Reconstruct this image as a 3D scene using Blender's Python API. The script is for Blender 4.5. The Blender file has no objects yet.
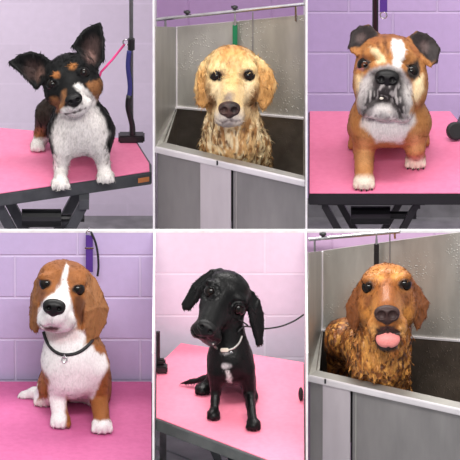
import bpy, bmesh, math, random
import numpy as np
from mathutils import Vector, Matrix

random.seed(7)
SC = bpy.context.scene
COL = SC.collection

# ------------------------------------------------------------------ camera
PITCH = math.radians(22.0)
SN, CS = math.sin(PITCH), math.cos(PITCH)
DIST = 50.0                 # long lens, far back
PPM = 340.0                 # pixels per metre at the origin
R_ = Vector((1, 0, 0)); U_ = Vector((0, SN, CS)); T_ = Vector((0, -CS, SN))
CAM = T_ * DIST

def ray(u, v):
    return -T_ + R_ * ((u - 230) / PPM / DIST) + U_ * ((230 - v) / PPM / DIST)
def on_z(u, v, z):
    r = ray(u, v); return CAM + r * ((z - CAM.z) / r.z)
def on_y(u, v, y):
    r = ray(u, v); return CAM + r * ((y - CAM.y) / r.y)
def depth_px(p):
    return p.dot(T_) * PPM
def view_pt(u, v, d):       # d: pixels of distance towards the viewer
    return CAM + ray(u, v) * (DIST - d / PPM)

def lin(c):
    return tuple((x / 255 / 12.92) if x / 255 <= .04045 else ((x / 255 + .055) / 1.055) ** 2.4 for x in c)

# ------------------------------------------------------------------ materials
def new_mat(name):
    m = bpy.data.materials.new(name); m.use_nodes = True
    nt = m.node_tree; b = nt.nodes['Principled BSDF']
    return m, nt, b
def noise_mix(nt, b, c1, c2, scale, detail=4, vec=None, lo=.35, hi=.65, sock='Base Color'):
    n = nt.nodes.new('ShaderNodeTexNoise'); n.inputs['Scale'].default_value = scale; n.inputs['Detail'].default_value = detail
    if vec: nt.links.new(vec, n.inputs['Vector'])
    r = nt.nodes.new('ShaderNodeValToRGB')
    r.color_ramp.elements[0].position = lo; r.color_ramp.elements[1].position = hi
    r.color_ramp.elements[0].color = (*lin(c1), 1); r.color_ramp.elements[1].color = (*lin(c2), 1)
    nt.links.new(n.outputs['Fac'], r.inputs['Fac']); nt.links.new(r.outputs['Color'], b.inputs[sock])
    return n, r
def obj_coords(nt, sx=1, sy=1, sz=1):
    t = nt.nodes.new('ShaderNodeTexCoord'); mp = nt.nodes.new('ShaderNodeMapping')
    mp.inputs['Scale'].default_value = (sx, sy, sz)
    nt.links.new(t.outputs['Object'], mp.inputs['Vector'])
    return mp.outputs['Vector']
def bump(nt, b, fac, strength, dist=.002):
    bp = nt.nodes.new('ShaderNodeBump'); bp.inputs['Strength'].default_value = strength; bp.inputs['Distance'].default_value = dist
    nt.links.new(fac, bp.inputs['Height']); nt.links.new(bp.outputs['Normal'], b.inputs['Normal'])
def plain(name, c, rough=.5, metal=0., c2=None, scale=30, coat=0.):
    m, nt, b = new_mat(name)
    b.inputs['Roughness'].default_value = rough; b.inputs['Metallic'].default_value = metal
    if coat: b.inputs['Coat Weight'].default_value = coat
    vec = obj_coords(nt)
    n, r = noise_mix(nt, b, c, c2 or tuple(max(0, x * .93) for x in c), scale, vec=vec)
    bump(nt, b, n.outputs['Fac'], .08, .001)
    return m
def steel(name, c, rough=.38, streak=(3, 3, 60), spots=0., metal=.6, c2=None):
    m, nt, b = new_mat(name)
    b.inputs['Metallic'].default_value = metal
    vec = obj_coords(nt, *streak)
    n, r = noise_mix(nt, b, c, c2 or tuple(x * .86 for x in c), 4, vec=vec, lo=.3, hi=.7)
    rr = nt.nodes.new('ShaderNodeMapRange'); rr.inputs['To Min'].default_value = rough - .07; rr.inputs['To Max'].default_value = rough + .12
    nt.links.new(n.outputs['Fac'], rr.inputs['Value']); nt.links.new(rr.outputs['Result'], b.inputs['Roughness'])
    v2 = obj_coords(nt)
    n2 = nt.nodes.new('ShaderNodeTexNoise'); n2.inputs['Scale'].default_value = 14; nt.links.new(v2, n2.inputs['Vector'])
    if spots:                                        # splashed water drops
        vo = nt.nodes.new('ShaderNodeTexVoronoi'); vo.inputs['Scale'].default_value = 120; nt.links.new(v2, vo.inputs['Vector'])
        mr = nt.nodes.new('ShaderNodeMapRange'); mr.inputs['From Min'].default_value = .12; mr.inputs['From Max'].default_value = .3
        mr.inputs['To Min'].default_value = 1; mr.inputs['To Max'].default_value = 0
        nt.links.new(vo.outputs['Distance'], mr.inputs['Value'])
        n3 = nt.nodes.new('ShaderNodeTexNoise'); n3.inputs['Scale'].default_value = 9; nt.links.new(v2, n3.inputs['Vector'])
        m3 = nt.nodes.new('ShaderNodeMapRange'); m3.inputs['From Min'].default_value = .48; m3.inputs['From Max'].default_value = .62
        nt.links.new(n3.outputs['Fac'], m3.inputs['Value'])
        mu = nt.nodes.new('ShaderNodeMath'); mu.operation = 'MULTIPLY'
        nt.links.new(mr.outputs['Result'], mu.inputs[0]); nt.links.new(m3.outputs['Result'], mu.inputs[1])
        bump(nt, b, mu.outputs[0], spots, .004)
    else:
        bump(nt, b, n2.outputs['Fac'], .12, .004)
    return m
def bricks(name, c, mortar, bw, rh, x0=0., z0=0., bmp=.5):
    m, nt, b = new_mat(name); b.inputs['Roughness'].default_value = .45
    t = nt.nodes.new('ShaderNodeNewGeometry'); sp = nt.nodes.new('ShaderNodeSeparateXYZ'); cb = nt.nodes.new('ShaderNodeCombineXYZ')
    nt.links.new(t.outputs['Position'], sp.inputs[0])
    ax = nt.nodes.new('ShaderNodeMath'); ax.inputs[1].default_value = x0; nt.links.new(sp.outputs['X'], ax.inputs[0]); nt.links.new(ax.outputs[0], cb.inputs['X'])
    az = nt.nodes.new('ShaderNodeMath'); az.inputs[1].default_value = z0; nt.links.new(sp.outputs['Z'], az.inputs[0]); nt.links.new(az.outputs[0], cb.inputs['Y'])
    br = nt.nodes.new('ShaderNodeTexBrick'); nt.links.new(cb.outputs[0], br.inputs['Vector'])
    br.inputs['Scale'].default_value = 1; br.inputs['Brick Width'].default_value = bw; br.inputs['Row Height'].default_value = rh
    br.inputs['Mortar Size'].default_value = .0045; br.inputs['Mortar Smooth'].default_value = .6; br.offset = .5
    br.inputs['Color1'].default_value = (*lin(c), 1); br.inputs['Color2'].default_value = (*lin(tuple(x * .97 for x in c)), 1)
    br.inputs['Mortar'].default_value = (*lin(mortar), 1)
    n = nt.nodes.new('ShaderNodeTexNoise'); n.inputs['Scale'].default_value = 40; n.inputs['Detail'].default_value = 5
    nt.links.new(t.outputs['Position'], n.inputs['Vector'])
    mx = nt.nodes.new('ShaderNodeMixRGB'); mx.blend_type = 'MULTIPLY'; mx.inputs['Fac'].default_value = .12
    nt.links.new(br.outputs['Color'], mx.inputs['Color1']); nt.links.new(n.outputs['Fac'], mx.inputs['Color2'])
    nt.links.new(mx.outputs['Color'], b.inputs['Base Color'])
    mt = nt.nodes.new('ShaderNodeMath'); mt.operation = 'MULTIPLY_ADD'; mt.inputs[1].default_value = -1; 
    ms = nt.nodes.new('ShaderNodeMath'); ms.operation = 'MULTIPLY'; ms.inputs[1].default_value = .25; nt.links.new(n.outputs['Fac'], ms.inputs[0])
    nt.links.new(br.outputs['Fac'], mt.inputs[0]); nt.links.new(ms.outputs[0], mt.inputs[2])
    bump(nt, b, mt.outputs[0], bmp, .006)
    return m
def coat_mat(name, rough=.62, bscale=(260, 260, 90), bstr=.35, wet=0., sheen=.03, var=.22, spec=.3):
    m, nt, b = new_mat(name)
    a = nt.nodes.new('ShaderNodeAttribute'); a.attribute_name = 'Col'
    vec = obj_coords(nt, *bscale)
    n = nt.nodes.new('ShaderNodeTexNoise'); n.inputs['Scale'].default_value = 1; n.inputs['Detail'].default_value = 3; nt.links.new(vec, n.inputs['Vector'])
    mr = nt.nodes.new('ShaderNodeMapRange'); mr.inputs['From Min'].default_value = .3; mr.inputs['From Max'].default_value = .7
    mr.inputs['To Min'].default_value = 1 - var; mr.inputs['To Max'].default_value = 1 + var * .5
    nt.links.new(n.outputs['Fac'], mr.inputs['Value'])
    mx = nt.nodes.new('ShaderNodeVectorMath'); mx.operation = 'SCALE'
    nt.links.new(a.outputs['Color'], mx.inputs[0]); nt.links.new(mr.outputs['Result'], mx.inputs['Scale'])
    nt.links.new(mx.outputs['Vector'], b.inputs['Base Color'])
    b.inputs['Roughness'].default_value = rough; b.inputs['Specular IOR Level'].default_value = spec
    b.inputs['Sheen Weight'].default_value = sheen; b.inputs['Sheen Roughness'].default_value = .5
    if wet:
        b.inputs['Coat Weight'].default_value = wet; b.inputs['Coat Roughness'].default_value = .22
    bump(nt, b, n.outputs['Fac'], bstr, .003)
    return m

# ------------------------------------------------------------------ objects
def link(o, parent=None):
    COL.objects.link(o)
    if parent is not None: o.parent = parent
    return o
def prop(o, label=None, cat=None, group=None, kind=None):
    for k, x in (('label', label), ('category', cat), ('group', group), ('kind', kind)):
        if x: o[k] = x
    return o
def thing(name, loc, label, cat, group=None):
    o = bpy.data.objects.new(name, None); o.empty_display_size = .05; o.location = loc
    link(o)
    return prop(o, label, cat, group)
def mesh(name, vs, fs, mat, parent=None, smooth=False, col=None, bevel=0., at=None):
    base = parent.location if parent is not None and parent.parent is None else (parent.parent.location if parent is not None else Vector((0, 0, 0)))
    if parent is None: base = Vector(at) if at is not None else Vector((0, 0, 0))
    me = bpy.data.meshes.new(name)
    me.from_pydata([tuple(Vector(v) - base) for v in vs], [], [tuple(int(i) for i in f) for f in fs])
    me.materials.append(mat)
    if smooth: me.polygons.foreach_set('use_smooth', [True] * len(me.polygons))
    if col is not None:
        ca = me.color_attributes.new('Col', 'FLOAT_COLOR', 'POINT')
        ca.data.foreach_set('color', np.concatenate([col, np.ones((len(col), 1))], 1).astype(np.float32).ravel())
    me.update()
    o = bpy.data.objects.new(name, me)
    if parent is None: o.location = base
    link(o, parent)
    if bevel:
        bm = bmesh.new(); bm.from_mesh(me); bmesh.ops.recalc_face_normals(bm, faces=bm.faces)
        bmesh.ops.bevel(bm, geom=list(bm.edges), offset=bevel, segments=2, affect='EDGES', clamp_overlap=True)
        bm.to_mesh(me); bm.free()
    elif not smooth or len(vs) < 5000:
        bm = bmesh.new(); bm.from_mesh(me); bmesh.ops.recalc_face_normals(bm, faces=bm.faces); bm.to_mesh(me); bm.free()
    return o
def box_vf(lo, hi):
    x0, y0, z0 = lo; x1, y1, z1 = hi
    v = [(x0,y0,z0),(x1,y0,z0),(x1,y1,z0),(x0,y1,z0),(x0,y0,z1),(x1,y0,z1),(x1,y1,z1),(x0,y1,z1)]
    return v, [(0,3,2,1),(4,5,6,7),(0,1,5,4),(1,2,6,5),(2,3,7,6),(3,0,4,7)]
def box(name, lo, hi, mat, parent=None, bevel=0., at=None):
    v, f = box_vf(lo, hi); return mesh(name, v, f, mat, parent, bevel=bevel, at=at)
def prism_vf(poly, z0, z1):
    n = len(poly)
    v = [(p[0], p[1], z0) for p in poly] + [(p[0], p[1], z1) for p in poly]
    return v, [tuple(range(n))[::-1], tuple(range(n, 2 * n))] + [(i, (i + 1) % n, n + (i + 1) % n, n + i) for i in range(n)]
def slab_vf(corners, thick):       # a flat polygon in space given a thickness vector
    t = Vector(thick); n = len(corners)
    v = [Vector(c) for c in corners] + [Vector(c) + t for c in corners]
    return v, [tuple(range(n))[::-1], tuple(range(n, 2 * n))] + [(i, (i + 1) % n, n + (i + 1) % n, n + i) for i in range(n)]
def beam_vf(a, b, w, h):           # bar with rectangular section, upright
    a, b = Vector(a), Vector(b); t = (b - a).normalized()
    s = t.cross(Vector((0, 0, 1)))
    s = s.normalized() if s.length > 1e-4 else Vector((1, 0, 0))
    n = s.cross(t).normalized()
    o = [s * w / 2 + n * h / 2, -s * w / 2 + n * h / 2, -s * w / 2 - n * h / 2, s * w / 2 - n * h / 2]
    v = [a + q for q in o] + [b + q for q in o]
    return v, [(0,1,2,3),(7,6,5,4),(0,4,5,1),(1,5,6,2),(2,6,7,3),(3,7,4,0)]
def tube_vf(pts, rad, n=10, squash=1.0):
    pts = [Vector(p) for p in pts]; rad = rad if isinstance(rad, (list, tuple)) else [rad] * len(pts)
    vs, fs = [], []; prev = None
    for i, p in enumerate(pts):
        t = (pts[min(i + 1, len(pts) - 1)] - pts[max(i - 1, 0)]).normalized()
        s = prev - t * prev.dot(t) if prev is not None else t.cross(Vector((0.3, 1, .2)))
        if s.length < 1e-5: s = t.orthogonal()
        s.normalize(); prev = s; q = t.cross(s)
        for k in range(n):
            a = 2 * math.pi * k / n
            vs.append(p + (s * math.cos(a) + q * math.sin(a) * squash) * rad[i])
    for i in range(len(pts) - 1):
        for k in range(n):
            fs.append((i * n + k, i * n + (k + 1) % n, (i + 1) * n + (k + 1) % n, (i + 1) * n + k))
    fs.append(tuple(range(n))[::-1]); fs.append(tuple(range((len(pts) - 1) * n, len(pts) * n)))
    return vs, fs
def join_vf(*parts):
    vs, fs = [], []
    for v, f in parts:
        b = len(vs); vs += [Vector(x) for x in v]; fs += [tuple(b + i for i in q) for q in f]
    return vs, fs
def ball_vf(c, r, nu=20, nv=12, sc=(1, 1, 1)):
    c = Vector(c); vs, fs = [], []
    for i in range(nv + 1):
        th = math.pi * i / nv
        for k in range(nu):
            ph = 2 * math.pi * k / nu
            vs.append(c + Vector((math.sin(th) * math.cos(ph) * sc[0], math.sin(th) * math.sin(ph) * sc[1], math.cos(th) * sc[2])) * r)
    for i in range(nv):
        for k in range(nu):
            fs.append((i * nu + k, (i + 1) * nu + k, (i + 1) * nu + (k + 1) % nu, i * nu + (k + 1) % nu))
    return vs, fs
def smooth_curve(pts, n=8):
    pts = [Vector(p) for p in pts]; out = []
    for i in range(len(pts) - 1):
        p0, p1, p2, p3 = pts[max(i - 1, 0)], pts[i], pts[i + 1], pts[min(i + 2, len(pts) - 1)]
        for k in range(n):
            t = k / n
            out.append(.5 * ((2 * p1) + (p2 - p0) * t + (2 * p0 - 5 * p1 + 4 * p2 - p3) * t * t + (3 * p1 - p0 - 3 * p2 + p3) * t ** 3))
    return out + [pts[-1]]
def ring_vf(c, r, rad, axis=(0, 1, 0), n=24):
    c = Vector(c); ax = Vector(axis).normalized(); s = ax.orthogonal().normalized(); q = ax.cross(s)
    vs, fs = [], []; m = 8
    for i in range(n):
        a = 2 * math.pi * i / n; dr = s * math.cos(a) + q * math.sin(a)
        for k in range(m):
            b = 2 * math.pi * k / m
            vs.append(c + dr * (r + rad * math.cos(b)) + ax * rad * math.sin(b))
    for i in range(n):
        for k in range(m):
            fs.append((i * m + k, i * m + (k + 1) % m, ((i + 1) % n) * m + (k + 1) % m, ((i + 1) % n) * m + k))
    return vs, fs

# ------------------------------------------------------------------ sculpting bodies as one continuous surface
_rng = np.random.RandomState(3)
_LAT = _rng.rand(32, 32, 32)
def vnoise(P, f):
    q = P * f; i = np.floor(q).astype(int); t = q - i; t = t * t * (3 - 2 * t); o = 0
    for dx in (0, 1):
        for dy in (0, 1):
            for dz in (0, 1):
                w = (t[:, 0] if dx else 1 - t[:, 0]) * (t[:, 1] if dy else 1 - t[:, 1]) * (t[:, 2] if dz else 1 - t[:, 2])
                o = o + w * _LAT[(i[:, 0] + dx) % 32, (i[:, 1] + dy) % 32, (i[:, 2] + dz) % 32]
    return o

class Sculpt:
    """Blended solid shapes; coordinates are u (right), v (down), d (towards the viewer), in units of 1/340 m."""
    def __init__(s, ref=(0, 0), d0=0., h=1.1):
        s.pr = []; s.h = h; s.ref = ref; s.d0 = d0; s.F = None; s.paints = []; s.floor = False; s.clips = ()
    # -- helpers on the table plane under the animal
    def tab(s, u, v): return (u, v, (v - s.ref[1]) * CS / SN * (DIST - s.d0 / PPM) / DIST)
    def up(s, p, h): return (p[0], p[1] - CS * h, p[2] + SN * h)
    def fw(s, p, t): return (p[0], p[1] + SN * t, p[2] + CS * t)
    def E(s, u, v, d, ru, rv, rd, roll=0, tilt=0, yaw=0, k=5, sub=False):
        c = np.array((u, -v, d), float); r = np.array((ru, rv, rd), float)
        M = np.array(Matrix.Rotation(math.radians(roll), 3, 'Z') @ Matrix.Rotation(math.radians(yaw), 3, 'Y') @ Matrix.Rotation(math.radians(tilt), 3, 'X'))
        ext = np.abs(M) @ r
        def f(x, y, z):
            q0 = [(M[0, i] * (x - c[0]) + M[1, i] * (y - c[1]) + M[2, i] * (z - c[2])) for i in range(3)]
            k0 = np.sqrt(sum((q0[i] / r[i]) ** 2 for i in range(3))); k1 = np.sqrt(sum((q0[i] / r[i] ** 2) ** 2 for i in range(3)))
            return k0 * (k0 - 1) / np.maximum(k1, 1e-6)
        s.pr.append((c - ext, c + ext, f, k, sub))
    def C(s, a, ra, b, rb, k=5, sub=False):
        A = np.array((a[0], -a[1], a[2]), float); B = np.array((b[0], -b[1], b[2]), float); D = B - A; L = max(D @ D, 1e-6)
        def f(x, y, z):
            t = np.clip(((x - A[0]) * D[0] + (y - A[1]) * D[1] + (z - A[2]) * D[2]) / L, 0, 1)
            return np.sqrt((x - A[0] - t * D[0]) ** 2 + (y - A[1] - t * D[1]) ** 2 + (z - A[2] - t * D[2]) ** 2) - (ra + (rb - ra) * t)
        R = np.array([[ra], [rb]]); P = np.array([A, B])
        s.pr.append(((P - R).min(0), (P + R).max(0), f, k, sub))
    def chain(s, pts, k=5, kj=3, sub=False):
        for i in range(len(pts) - 1):
            s.C(pts[i][:3], pts[i][3], pts[i + 1][:3], pts[i + 1][3], k=k if i == 0 else kj, sub=sub)
    def T(s, a, b, c, r, k=3):
        P = [np.array((p[0], -p[1], p[2]), float) for p in (a, b, c)]
        n = np.cross(P[1] - P[0], P[2] - P[0]); n /= max(np.linalg.norm(n), 1e-6)
        def f(x, y, z):
            best = None; ins = None
            for i in range(3):
                A, B = P[i], P[(i + 1) % 3]; D = B - A
                px, py, pz = x - A[0], y - A[1], z - A[2]
                t = np.clip((px * D[0] + py * D[1] + pz * D[2]) / max(D @ D, 1e-6), 0, 1)
                dd = (px - t * D[0]) ** 2 + (py - t * D[1]) ** 2 + (pz - t * D[2]) ** 2
                best = dd if best is None else np.minimum(best, dd)
                e = np.cross(n, D); sd = (px * e[0] + py * e[1] + pz * e[2]) >= 0
                ins = sd if ins is None else ins & sd
            A = P[0]; pl = (x - A[0]) * n[0] + (y - A[1]) * n[1] + (z - A[2]) * n[2]
            return np.where(ins, np.abs(pl), np.sqrt(best)) - r
        Q = np.array(P); s.pr.append((Q.min(0) - r, Q.max(0) + r, f, k, False))
    def fan(s, c, pts, r, k=3, close=True, kj=1.5):
        n = len(pts)
        for i in range(n if close else n - 1): s.T(c, pts[i], pts[(i + 1) % n], r, k=k if i == 0 else kj)
    def paw(s, u, v, w=8, h=5.5, l=10, toes=True, k=4, d=None):
        p = s.tab(u, v); c = s.up(s.fw(p, -l), h)
        s.E(*c, w, h, l, tilt=22, k=k)
        if toes:
            for j in (-1.5, -.5, .5, 1.5):
                q = s.up(s.fw((u + j * w * .5, v, p[2]), -l * (.42 if abs(j) < 1 else .62)), h * .62)
                s.E(*q, w * .3, h * .62, l * .42, tilt=22, k=1.2)
        return s.up(s.fw(p, -l * 1.15), h)
    def build(s, floor=False, clips=()):
        s.floor, s.clips = floor, clips
        lo = np.min([p[0] for p in s.pr if not p[4]], 0) - 4; hi = np.max([p[1] for p in s.pr if not p[4]], 0) + 4
        n = np.ceil((hi - lo) / s.h).astype(int) + 1
        s.lo = lo; s.n = n; F = np.full(n, 12., np.float32)
        ax = [lo[i] + np.arange(n[i]) * s.h for i in range(3)]
        for a, b, f, k, sub in s.pr:
            m = k + 4 if not sub else k + 2
            i0 = np.maximum(np.floor((a - m - lo) / s.h).astype(int), 0); i1 = np.minimum(np.ceil((b + m - lo) / s.h).astype(int) + 1, n)
            if (i1 <= i0).any(): continue
            sl = tuple(slice(i0[j], i1[j]) for j in range(3))
            x = ax[0][sl[0]][:, None, None]; y = ax[1][sl[1]][None, :, None]; z = ax[2][sl[2]][None, None, :]
            g = np.minimum(f(x, y, z), 12.); W = F[sl]
            if sub:
                g = -g; hh = np.maximum(k - np.abs(W - g), 0) / k; F[sl] = np.maximum(W, g) + hh * hh * k * .25
            else:
                hh = np.maximum(k - np.abs(W - g), 0) / k; F[sl] = np.minimum(W, g) - hh * hh * k * .25
        if floor:                                    # nothing reaches below the surface it stands on
            k = (DIST - s.d0 / PPM) / DIST
            x = (-ax[1][None, :, None] + 0 * ax[0][:, None, None]); hgt = ((s.ref[1] - x) * CS * k + ax[2][None, None, :] * SN)
            F = np.maximum(F, (1.0 - hgt).astype(np.float32))
        if clips:                                    # nothing passes the walls that hold the animal
            k = (DIST - s.d0 / PPM) / DIST / PPM
            o = view_pt(s.ref[0], s.ref[1], s.d0)
            gx = (ax[0] - s.ref[0])[:, None, None]; gy = (ax[1] + s.ref[1])[None, :, None]; gz = ax[2][None, None, :]
            def lev(nv, p): return ((o - p).dot(nv) + gx * (R_.dot(nv) * k) + gy * (U_.dot(nv) * k) + gz * (T_.dot(nv) / PPM)) * PPM
            for p, nv, zlim in clips:
                a = lev(nv, p)
                if zlim is not None: a = np.minimum(a, -lev(Vector((0, 0, 1)), Vector((0, 0, zlim))))
                F = np.maximum(F, (a + 1.1).astype(np.float32))
        s.F = F; s.pr = []
        return s
    def carve(s, prims):
        """Further shapes cut from / added to the built field."""
        F, lo, n = s.F, s.lo, s.n; old = s.pr; s.pr = []
        prims(s); new = s.pr; s.pr = old
        ax = [lo[i] + np.arange(n[i]) * s.h for i in range(3)]
        for a, b, f, k, sub in new:
            m = k + 3
            i0 = np.maximum(np.floor((a - m - lo) / s.h).astype(int), 0); i1 = np.minimum(np.ceil((b + m - lo) / s.h).astype(int) + 1, n)
            if (i1 <= i0).any(): continue
            sl = tuple(slice(i0[j], i1[j]) for j in range(3))
            g = np.minimum(f(ax[0][sl[0]][:, None, None], ax[1][sl[1]][None, :, None], ax[2][sl[2]][None, None, :]), 12.); W = F[sl]
            if sub:
                g = -g; hh = np.maximum(k - np.abs(W - g), 0) / k; F[sl] = np.maximum(W, g) + hh * hh * k * .25
            else:
                hh = np.maximum(k - np.abs(W - g), 0) / k; F[sl] = np.minimum(W, g) - hh * hh * k * .25
    def front(s, u, v, dmax=None, strict=False):
        q = s._front(u, v, dmax)
        if q is not None or strict: return q
        for r in (1.5, 3, 5, 8):
            hit = [x for x in (s._front(u + r * math.cos(a * .785), v + r * math.sin(a * .785), dmax) for a in range(8)) if x is not None]
            if hit: return min(hit)
        return 0.
    def _front(s, u, v, dmax=None):
        i = int(round((u - s.lo[0]) / s.h)); j = int(round((-v - s.lo[1]) / s.h))
        i = min(max(i, 0), s.n[0] - 1); j = min(max(j, 0), s.n[1] - 1)
        c = s.F[i, j, :]
        top = s.n[2] - 1 if dmax is None else min(s.n[2] - 1, int((dmax - s.lo[2]) / s.h))
        for q in range(top, 0, -1):
            if c[q - 1] < 0: return s.lo[2] + (q - 1) * s.h + s.h * min(1, max(0, -c[q - 1] / max(c[q] - c[q - 1], 1e-3)))
        return None
    def surf(s):
        F = s.F; IN = F < 0
        nx, ny, nz = np.array(F.shape) - 1
        off = [(dx, dy, dz) for dx in (0, 1) for dy in (0, 1) for dz in (0, 1)]
        cnt = sum(IN[dx:dx + nx, dy:dy + ny, dz:dz + nz].astype(np.int8) for dx, dy, dz in off)
        act = (cnt > 0) & (cnt < 8); idx = np.full(act.shape, -1, int); I = np.argwhere(act); idx[act] = np.arange(len(I))
        vals = {o: F[I[:, 0] + o[0], I[:, 1] + o[1], I[:, 2] + o[2]] for o in off}
        acc = np.zeros((len(I), 3)); num = np.zeros(len(I))
        for a in off:
            for axn in range(3):
                if a[axn]: continue
                b = list(a); b[axn] = 1; b = tuple(b)
                fa, fb = vals[a], vals[b]; m = (fa < 0) != (fb < 0)
                t = np.where(m, fa / np.where(m, fa - fb, 1), 0)
                p = np.tile(np.array(a, float), (len(I), 1)); p[:, axn] += t
                acc[m] += p[m]; num[m] += 1
        V = s.lo + (I + acc / num[:, None]) * s.h
        faces = []
        for axn in range(3):
            o1, o2 = [(1, 2), (2, 0), (0, 1)][axn]
            sa = [slice(1, -1)] * 3; sa[axn] = slice(0, -1); sb = list(sa); sb[axn] = slice(1, None)
            A = IN[tuple(sa)]; B = IN[tuple(sb)]
            for inv in (False, True):
                m = np.argwhere((A & ~B) if not inv else (~A & B))
                if not len(m): continue
                m = m + np.array([0 if i == axn else 1 for i in range(3)])
                def at(d1, d2):
                    q = m.copy(); q[:, o1] -= d1; q[:, o2] -= d2; return idx[q[:, 0], q[:, 1], q[:, 2]]
                q = np.stack([at(0, 0), at(1, 0), at(1, 1), at(0, 1)], 1)
                faces.append(q if not inv else q[:, ::-1])
        Q = np.concatenate(faces)
        # gradient normals
        G = []
        P = np.clip((V - s.lo) / s.h, 1, np.array(F.shape) - 2.001); i0 = np.round(P).astype(int)
        for axn in range(3):
            e = np.zeros(3, int); e[axn] = 1; a = i0 + e; b = i0 - e
            G.append(F[a[:, 0], a[:, 1], a[:, 2]] - F[b[:, 0], b[:, 1], b[:, 2]])
        N = np.stack(G, 1); N /= np.maximum(np.linalg.norm(N, axis=1, keepdims=True), 1e-6)
        # keep the largest connected piece
        par = np.arange(len(V))
        for _ in range(60):
            mn = par[Q].min(1); new = par.copy()
            for c in range(4): np.minimum.at(new, Q[:, c], mn)
            new = new[new]
            if (new == par).all(): break
            par = new
        for _ in range(400):
            mn = par[Q].min(1); new = par.copy()
            for c in range(4): np.minimum.at(new, Q[:, c], mn)
            new = new[new]; new = new[new]
            if (new == par).all(): break
            par = new
        lab, ct = np.unique(par, return_counts=True); keep = par == lab[ct.argmax()]
        mp = np.full(len(V), -1); mp[keep] = np.arange(keep.sum())
        Q = mp[Q[keep[Q[:, 0]]]]; V = V[keep]; N = N[keep]
        for _ in range(2):                       # light relaxation
            S = np.zeros_like(V); n_ = np.zeros(len(V))
            for c in range(4):
                np.add.at(S, Q[:, c], V[Q[:, (c + 1) % 4]] + V[Q[:, (c + 3) % 4]]); np.add.at(n_, Q[:, c], 2)
            V = V * .6 + .4 * S / n_[:, None]
        return V, Q, N
    def height(s, V):                                # distance left to the surfaces around the animal
        k = (DIST - s.d0 / PPM) / DIST; h = np.full(len(V), 99.)
        if s.floor: h = (s.ref[1] + V[:, 1]) * CS * k + V[:, 2] * SN
        if s.clips:
            W = s.world(V)
            for p, nv, zlim in s.clips:
                a = -((W - np.array(p)) @ np.array(nv)) * PPM
                if zlim is not None: a = np.maximum(a, (W[:, 2] - zlim) * PPM)
                h = np.minimum(h, a)
        return h
    # -- coat markings: solid regions (fur colours, with some highlights and gap shade painted in)
    def pe(s, u, v, d, ru, rv, rd, color, soft=3, roll=0, front=None):
        s.paints.append(('e', (u, -v, d), (ru, rv, rd), color, soft, roll, front))
    def pp(s, poly, d0, d1, color, soft=2, front=None):
        s.paints.append(('p', [(a, -b) for a, b in poly], (d0, d1), color, soft, 0, front))
    def streak(s, poly, d0, d1, color, soft=3, fu=.3, fv=.09, thr=.55, seed=0):
        s.paints.append(('s', [(a, -b) for a, b in poly], (d0, d1), color, soft, (fu, fv, thr, seed), None))
    def color(s, V, N, base, rag=1.5):
        n1 = vnoise(V * np.array([1, .5, 1]), .35) - .5; n2 = vnoise(V, .12) - .5
        jit = (n1 * 1.4 + n2) * rag
        col = np.tile(np.array(lin(base)), (len(V), 1))
        for kind, a, b, c, soft, roll, fr in s.paints:
            if kind == 'e':
                q = V - np.array(a); th = math.radians(roll); x = q[:, 0] * math.cos(th) + q[:, 1] * math.sin(th); y = -q[:, 0] * math.sin(th) + q[:, 1] * math.cos(th)
                k = np.sqrt((x / b[0]) ** 2 + (y / b[1]) ** 2 + (q[:, 2] / b[2]) ** 2); sd = (k - 1) * min(b[0], b[1])
            else:
                x, y = V[:, 0], V[:, 1]; m = len(a); best = np.full(len(V), 1e9); ins = np.zeros(len(V), bool)
                for i in range(m):
                    (x1, y1), (x2, y2) = a[i], a[(i + 1) % m]; dx, dy = x2 - x1, y2 - y1
                    t = np.clip(((x - x1) * dx + (y - y1) * dy) / max(dx * dx + dy * dy, 1e-9), 0, 1)
                    best = np.minimum(best, (x - x1 - t * dx) ** 2 + (y - y1 - t * dy) ** 2)
                    cr = ((y1 > y) != (y2 > y)) & (x < (x2 - x1) * (y - y1) / (y2 - y1 if y2 != y1 else 1e-9) + x1); ins ^= cr
                sd = np.sqrt(best); sd = np.where(ins, -sd, sd)
                sd = np.maximum(sd, np.maximum(b[0] - V[:, 2], V[:, 2] - b[1]))
            w = np.clip(.5 - (sd + jit) / (2 * soft), 0, 1); w = w * w * (3 - 2 * w)
            if kind == 's':
                fu, fv, thr, sd_ = roll
                Q = V.copy(); Q[:, 0] += 6 * (vnoise(V + 5 + sd_, .08) - .5)
                w = w * np.clip((vnoise(Q * np.array([fu, fv, fu]) + 13 + sd_, 1.) - thr) * 6 + .5, 0, 1)
            if fr is not None: w = w * np.clip((N[:, 2] - fr) * 4, 0, 1)
            col = col * (1 - w[:, None]) + np.array(lin(c)) * w[:, None]
        return col
    def world(s, V):
        d = V[:, 2] + s.d0; D = DIST - d / PPM; k = D / PPM / DIST
        a = (V[:, 0] - 230) * k; b = (230 + V[:, 1]) * k
        T = np.array(T_); U = np.array(U_)
        P = np.array(CAM)[None] - T[None] * D[:, None] + np.array([1., 0, 0])[None] * a[:, None] + U[None] * b[:, None]
        return P
    def wp(s, u, v, d): return view_pt(u, v, d + s.d0)
    def make(s, name, mat, parent, base=(200, 200, 200), disp=None, rag=1.5, paint=True, hair=None):
        V, Q, N = s.surf()
        col = s.color(V, N, base, rag) if paint else None
        free = s.height(V)
        if disp is not None: V = V + N * (disp(V) * np.clip((free - 1) / 3, 0, 1))[:, None]
        if hair is None: return mesh(name, [Vector(p) for p in s.world(V)], Q, mat, parent, smooth=True, col=col)
        n, L0, wd, lift, nose_at, jit, keep = hair       # short coat hairs lying along the skin
        rg = np.random.RandomState(11); nb = len(V)
        i = rg.choice(nb, n); P, NN = V[i], N[i]
        away = P - np.array((nose_at[0], -nose_at[1], nose_at[2]), float); dist = np.linalg.norm(away, axis=1)
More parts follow.
